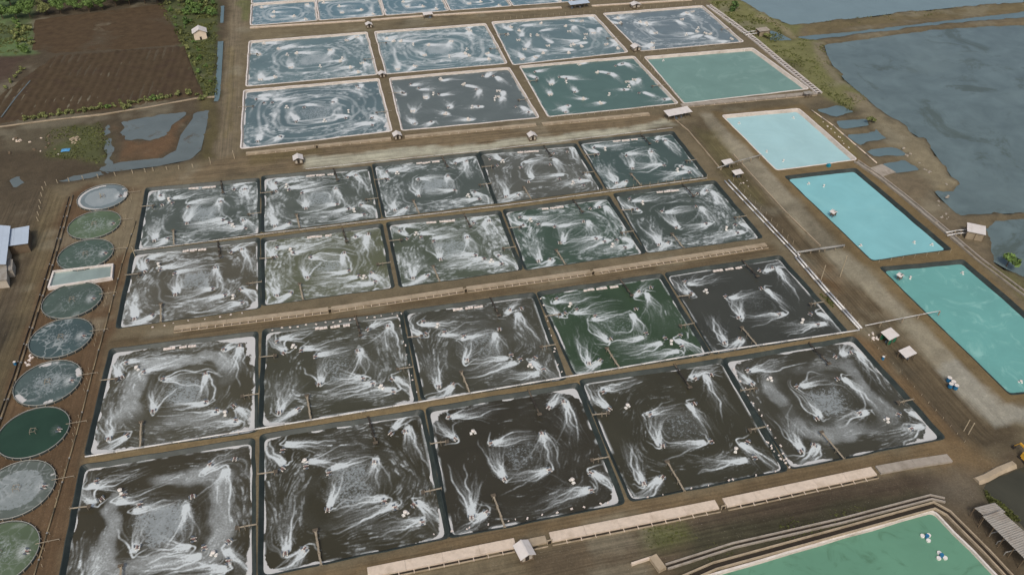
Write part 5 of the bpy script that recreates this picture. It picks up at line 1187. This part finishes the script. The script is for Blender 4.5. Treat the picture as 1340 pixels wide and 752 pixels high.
def tree(px, py, sc, leaf, label):
    p = G(px, py); e = empty('tree', p, random.uniform(0, 6)); e.scale = (sc, sc, sc*random.uniform(.85, 1.1)); tag(e, label, 'tree', TREE_GROUPS); i = random.randrange(3)
    me = CROWNS[i].copy(); link('crown', me, LEAF[leaf], e); link('trunk', TRUNKS[i].copy(), BARK, e)
ORD = ['first', 'second', 'third', 'fourth', 'fifth', 'sixth', 'seventh', 'eighth', 'ninth', 'tenth', 'eleventh', 'twelfth', 'thirteenth', 'fourteenth']
for i, x in enumerate((4, 22, 40, 62, 80, 98, 117, 134, 152, 170, 190, 207)):
    y = 26-x*.105+random.uniform(-2, 2); tree(x, y, random.uniform(.62, .95), random.choice((0, 0, 1, 2)), f'leafy tree, {ORD[i]} from left along far edge of field')
for i, x in enumerate((-6, 15, 34, 55, 75, 92, 110, 130, 148, 166, 186, 204, 222)):
    y = 10-x*.075+random.uniform(-2, 2); tree(x, y, random.uniform(.9, 1.25), random.choice((0, 1, 1, 2)), f'taller tree, {ORD[i]} from left in back line behind field')
SHR = [crown_mesh('foliage', 1.0, .9, 170, .24, vr, .75, 5) for _ in range(3)]; STEM = MB().tube((0, 0, -.2), (0, 0, .7), .06, 5, .03).mesh('stem')
def shrub(px, py, sc, leaf, label, group, z=0.):
    p = G(px, py, z); e = empty('shrub', p, random.uniform(0, 6)); e.scale = (sc, sc, sc*random.uniform(.8, 1.1)); tag(e, label, 'shrub', group)
    link('foliage', SHR[random.randrange(3)].copy(), LEAF[leaf], e); link('stem', STEM.copy(), BARK, e)
hedge = [(35, 157), (44, 156), (52, 154.5), (60, 153), (69, 152), (78, 151), (87, 149.5), (96, 148), (104, 147), (113, 146), (122, 144.5), (131, 143), (141, 142), (150, 140), (160, 138.5), (165, 143), (172, 137), (182, 135), (193, 133), (203, 131), (213, 129), (224, 127), (234, 126), (246, 124), (258, 125), (264, 130), (272, 124)]
for i, (x, y) in enumerate(hedge): shrub(x, y, random.uniform(.8, 1.5), random.choice((2, 2, 3, 0)), f'olive shrub, {ordinal(i+1)} from left in row below the ploughed field', 'shrub row below the field')
path = [(219, 6), (224, 15), (228, 25), (231, 35), (236, 45), (241, 55), (246, 65), (250, 76), (255, 86), (260, 96), (264, 106)]
for i, (x, y) in enumerate(path): shrub(x+random.uniform(-1, 1), y, random.uniform(.9, 1.5), random.choice((0, 3, 2)), f'bright green shrub, {ordinal(i+1)} from top along right edge of field', 'shrubs right of the field'); shrub(x+13+random.uniform(-2, 2), y+2, random.uniform(.7, 1.2), random.choice((0, 2)), f'low green shrub, {ordinal(i+1)} from top on bank right of field', 'shrubs on the bank right of the field')
bx_ = [(random.uniform(238, 284), random.uniform(-6, 33)) for _ in range(40)]; bx_ = sorted(b_ for b_ in bx_ if not (abs(b_[0]-262) < 14 and b_[1] > 22))[:39]
for i, (x, y) in enumerate(bx_):
    shrub(x, y, random.uniform(1.2, 2.0), random.choice((1, 1, 0, 2)), f'dark bush, {ordinal(i+1)} from left in plot behind white house', 'bushes behind the white house')
for i in range(16): shrub(random.uniform(20, 44), 30+i*2.6, random.uniform(1.0, 1.9), random.choice((0, 3)), f'green bush, {ordinal(i+1)} from top at corner of meadow and field', 'bushes at meadow corner')
for i, (x, y) in enumerate(((30, 92), (25, 97), (20, 102), (14, 108), (8, 116))): shrub(x, y, 1.1, 3, f'yellow green shrub, {ordinal(i+1)} from top on path left of field', 'shrubs left of the field')
shrub(1318, 346, 3.0, 0, 'round bright green bush at lagoon edge by pump house', 'lone bushes'); shrub(960, 14, 2.8, 1, 'dark green bush on the bank at top right', 'lone bushes'); shrub(1002, 50, 2.0, 2, 'olive bush beside the top right pump house', 'lone bushes'); shrub(1140, 160, 1.8, 2, 'olive bush on the spit between finger inlets', 'lone bushes')
gl = MB()                                                      # uncountable grass and weeds
def tufts(poly_px, n, s_, zf=0.):
    poly = PP(poly_px); a = np.asarray(poly); lo, hi = a.min(0), a.max(0); cnt = 0
    while cnt < n:
        p = vr.uniform(lo, hi, (64, 2)); ok = inside(poly, p[:, 0], p[:, 1])&(fbm(p[:, 0], p[:, 1], .18, 33) > .47)
        cnt += 4
        for x, y in p[ok]:
            if cnt >= n: break
            cnt += 1; a_ = vr.uniform(0, 3.14); w_, h_ = s_*vr.uniform(.5, 1.2), s_*vr.uniform(.4, 1.1); dx_, dy_ = math.cos(a_)*w_, math.sin(a_)*w_; lx, ly = vr.normal(0, .3*h_, 2)
            gl.quad((x-dx_, y-dy_, zf-.05), (x+dx_, y+dy_, zf-.05), (x+dx_*.7+lx, y+dy_*.7+ly, zf+h_), (x-dx_*.7+lx, y-dy_*.7+ly, zf+h_))
tufts([(930,2),(966,2),(1010,25),(1046,50),(1078,58),(1085,88),(1135,130),(1110,146),(1080,122),(1000,62),(960,38)], 2600, .38)
tufts([(60,170),(130,160),(145,190),(135,215),(60,205)], 900, .35); tufts([(205,5),(284,5),(284,125),(266,124),(240,60)], 2600, .45)
tufts([(-10,28),(42,30),(38,68),(-10,78)], 1200, .4); tufts([(840,690),(890,682),(900,705),(850,718)], 120, .25); tufts([(1288,640),(1306,652),(1345,692),(1340,702),(1296,662)], 500, .4)
tufts([(1285,345),(1345,368),(1345,392),(1300,352)], 400, .35); tufts([(1066,378),(1078,376),(1108,412),(1100,414)], 220, .3); tufts([(900,700),(1215,646),(1220,658),(930,738)], 380, .25); tufts([(1050,31),(1170,17),(1300,7),(1300,11),(1060,40)], 400, .3)
o = obj('grass_tufts', gl, leafmat('grass_blades', srgb(92, 98, 58))); tag(o, 'olive grass and weeds growing along banks and field edges', 'grass', kind='stuff')

# ------------------------------------------------------------------ small loose things
def barrel(px, py, label, mat_, z=0., r=.3, h=.9):
    p = G(px, py, z); e = empty('barrel', p); tag(e, label, 'barrel', 'barrels'); part('drum', MB().tube((0, 0, -.05), (0, 0, h), r, 10), mat_, e); part('lid', MB().tube((0, 0, h), (0, 0, h+.06), r*1.06, 10), M_FLOAT, e)
for i, (x, y) in enumerate(((1241, 498), (1246, 503), (1250, 508), (1243, 506))): barrel(x, y, f"{['topmost', 'middle', 'lowest', 'left'][i]} blue drum of the cluster at foot of pale bank", M_BLUE, -.8, .5, 1.0)
barrel(1155, 470, 'blue drum right of rightmost front row pond', M_BLUE); barrel(20.5, 477, 'blue drum by the drain pipe near the fifth round tank', M_BLUE)
p = G(86, 197); mb = MB()
for i in range(6):
    for j in range(4): pass
g = np.linspace(-1, 1, 9); X, Y = np.meshgrid(g, g); me = grid_mesh('tarpaulin', np.stack([X*1.3, Y*1.0], -1), 0.); me.vertices.foreach_set('co', np.stack([X*1.3, Y*1.0, .1+.5*np.exp(-(X**2+Y**2)*1.6)+.1*np.sin(X*7+Y*4)*(1-np.maximum(abs(X), abs(Y)))], -1).astype(np.float32).ravel())
o = link('tarpaulin', me, mat('blue_tarp', srgb(84, 146, 190), .5, .1), None, (p.x, p.y, .02)); tag(o, 'bright blue tarpaulin heap on the grassy lot', 'tarpaulin')
SACK = MB().box((0, 0, .2), (1.0, .6, .4), 0, .7).mesh('sack')
def scatter(n, fx, fy, label, group, lo, hi, mats=(None,), z=0.):
    pts = sorted((fx(), fy()) for _ in range(n))
    for i, (x, y) in enumerate(pts): sack(x, y, label % ordinal(i+1), group, random.uniform(lo, hi), random.choice(mats), z)
def sack(px, py, label, group, sc=1., m_=None, z=0.):
    me = SACK if m_ is None else SACK.copy(); o = link('sack', me, m_ or M_FOAMB, None, tuple(G(px, py, z))); o.rotation_euler = (0, 0, random.uniform(0, 3)); o.scale = (sc, sc, sc*random.uniform(.7, 1.1)); tag(o, label, 'sack', group)
U = random.uniform
scatter(14, lambda: U(12, 78), lambda: U(176, 202), 'pale scrap, %s from left among debris on the grassy lot', 'debris on the grassy lot', .5, 1.3, (M_FOAMB, M_TIMBER, M_CONC))
scatter(9, lambda: U(92, 112), lambda: U(180, 188), 'brown scrap, %s from left in heap beside blue tarpaulin', 'brown scrap heap', .6, 1.3, (M_CONC2,))
scatter(8, lambda: U(33, 44), lambda: U(458, 478), 'white sack, %s from left near drain pipe by fifth round tank', 'sacks by the drain pipe', .5, .9)
scatter(7, lambda: U(1136, 1148), lambda: U(436, 446), 'white bag, %s from left beside the green pump shed', 'bags by the green shed', .6, 1.0, (None,), -.3)
scatter(8, lambda: U(952, 985), lambda: U(236, 250), 'white scrap, %s from left below the lower pump shed', 'scrap below the pump sheds', .3, .6, (None,), -.9)
scatter(10, lambda: U(1205, 1245), lambda: U(252, 296), 'pale boulder, %s from left on mud bank by lagoon pump house', 'rocks on the mud bank', .5, 1.2, (M_CONC3,))
ts_ = [random.random() for _ in range(14)]
scatter(14, lambda: U(1180, 1240), lambda: 0, 'pale rock, %s from left on spit beside the lagoon', 'rocks on the spit', .5, 1.1, (M_CONC3,)) if False else None
for i, x in enumerate(sorted(U(1175, 1240) for _ in range(14))): sack(x, 192+(x-1175)*.82+U(-4, 4), f'pale rock, {ordinal(i+1)} from left on spit beside the lagoon', 'rocks on the spit', U(.5, 1.1), M_CONC3)
for k, (x0, y0, x1, y1, n, lb) in enumerate(((350, 432, 530, 409, 16, 'white peg float along far bank of second pond in second row'), (706, 384, 735, 490, 10, 'white float on dike between middle and fourth second row ponds'), (1000, 575, 1034, 612, 10, 'white float on dike before rightmost front row pond'),
        (520, 412, 546, 520, 9, 'white float on dike right of second pond in second row'), (560, 700, 810, 655, 14, 'white sack along near bank of middle front row pond'), (590, 745, 660, 690, 0, ''), (185, 430, 330, 407, 8, 'white float along near bank of leftmost third row pond'), (840, 652, 1025, 614, 8, 'white float along near bank of fourth front row pond'),
        (955, 475, 1034, 606, 14, 'pale float on dike between fourth and rightmost front row ponds'), (1078, 160, 1112, 195, 12, 'white sandbag along lagoon side of palest reservoir'))):
    for i in range(n):
        t = (i+random.uniform(.1, .9))/n; sack(x0+(x1-x0)*t+random.uniform(-1.5, 1.5), y0+(y1-y0)*t+random.uniform(-1, 1), lb.replace(' ', f' {ordinal(i+1)} ', 1), 'floats '+'abcdefghijk'[k], random.uniform(.3, .6))

# floating blue and white aerators on the reservoirs
for i, (k, x, y, lb) in enumerate((('N', 1212, 703, 'upper'), ('N', 1231, 728, 'lower'))):
    p = G(x, y, -.37); e = empty('floating_aerator', p, .4+i); tag(e, f'{lb} of two blue and white aerators on the green reservoir', 'aerator', 'aerators on green reservoir')
    for j in range(3): part('float', MB().tube((math.cos(j*2.1)*.7, math.sin(j*2.1)*.7, -.05), (math.cos(j*2.1)*.7, math.sin(j*2.1)*.7, .3), .42, 9), M_WHITE, e)
    part('motor', MB().tube((0, 0, .1), (0, 0, .8), .35, 9), M_BLUE, e)
RS = [('R1', 967, 162), ('R1', 1025, 211), ('R1', 1003, 199), ('R1', 1038, 155), ('R2', 1058, 241), ('R2', 1078, 244), ('R2', 1196, 318), ('R2', 1219, 321), ('R2', 1126, 322), ('R3', 1191, 364), ('R3', 1259, 358), ('R3', 1335, 500), ('B4', 868, 80), ('B4', 974, 67)]
DD = {'R1': 'palest turquoise reservoir', 'R2': 'bright turquoise reservoir', 'R3': 'teal reservoir at right edge', 'B4': 'jade pond'}
for i, (k, x, y) in enumerate(RS): feeder(tuple(G(x, y, -.72)), i*.8, f'white float in the {DD[k]}, '+('far end' if y in (162, 155, 241, 244, 364, 358, 80, 67) else 'near end')+(' left' if i % 2 == 0 else ' right')+(' corner' if (x, y) == (1126, 322) else ''), .7)
gable_hut(1090, 281.5, 1.4, 1.2, 1.3, 'tiny white gauge hut on left bank of bright turquoise reservoir', .3, rise=.3)
gable_hut(1177, 364, 1.2, 1.0, 1.2, 'tiny white gauge hut at far left of teal reservoir', .3, rise=.3)
o = obj('crate', MB().box((*G2((1084, 218)), .45), (1.1, .9, .9), .2, .95), mat('teal_crate', srgb(30, 130, 150), .5, .1)); tag(o, 'blue crate on the dike between palest and bright reservoirs', 'crate')

# excavator at the right edge
M_YEL = mat('excavator_yellow', srgb(206, 160, 60), .45, .1, 1.); M_TRACK = mat('track_rubber', srgb(48, 44, 40), .8, .2)
p = G(1341, 602, -.2); e = empty('excavator', p, math.radians(100)); e.scale = (.8, .8, .8); tag(e, 'yellow excavator cut by the right edge beside the road pond', 'excavator')
for sy in (-1, 1):
    mb = MB(); mb.sweep([(-1.5, sy*.95, .35), (1.5, sy*.95, .35)], [(-.25, -.35), (-.28, 0), (-.25, .35), (.25, .35), (.28, 0), (.25, -.35), (-.25, -.35)]); part('track', mb, M_TRACK, e)
part('body', MB().box((-.5, 0, 1.25), (2.3, 2.2, .95), 0, .92), M_YEL, e); part('counterweight', MB().box((-1.75, 0, 1.2), (.5, 2.1, .9), 0, .85), M_YEL, e)
cb = part('cab', MB().box((.45, .6, 1.75), (1.2, .9, 1.5), 0, .88), M_YEL, e); link('window', MB().box((.45, .6, 2.05), (1.24, .8, .6), 0, .92).mesh('window'), M_DOOR, cb)
part('boom', MB().sweep([(.5, -.35, 1.6), (1.8, -.35, 3.0), (3.2, -.35, 3.1)], [(-.2, -.22), (-.2, .22), (.2, .22), (.2, -.22), (-.2, -.22)]), M_YEL, e)
part('arm', MB().sweep([(3.1, -.35, 3.2), (4.0, -.35, 1.2)], [(-.15, -.2), (-.15, .2), (.15, .2), (.15, -.2), (-.15, -.2)]), M_YEL, e)
part('bucket', MB().box((4.0, -.35, .7), (.8, .9, .8), 0, .7), M_TRACK, e)
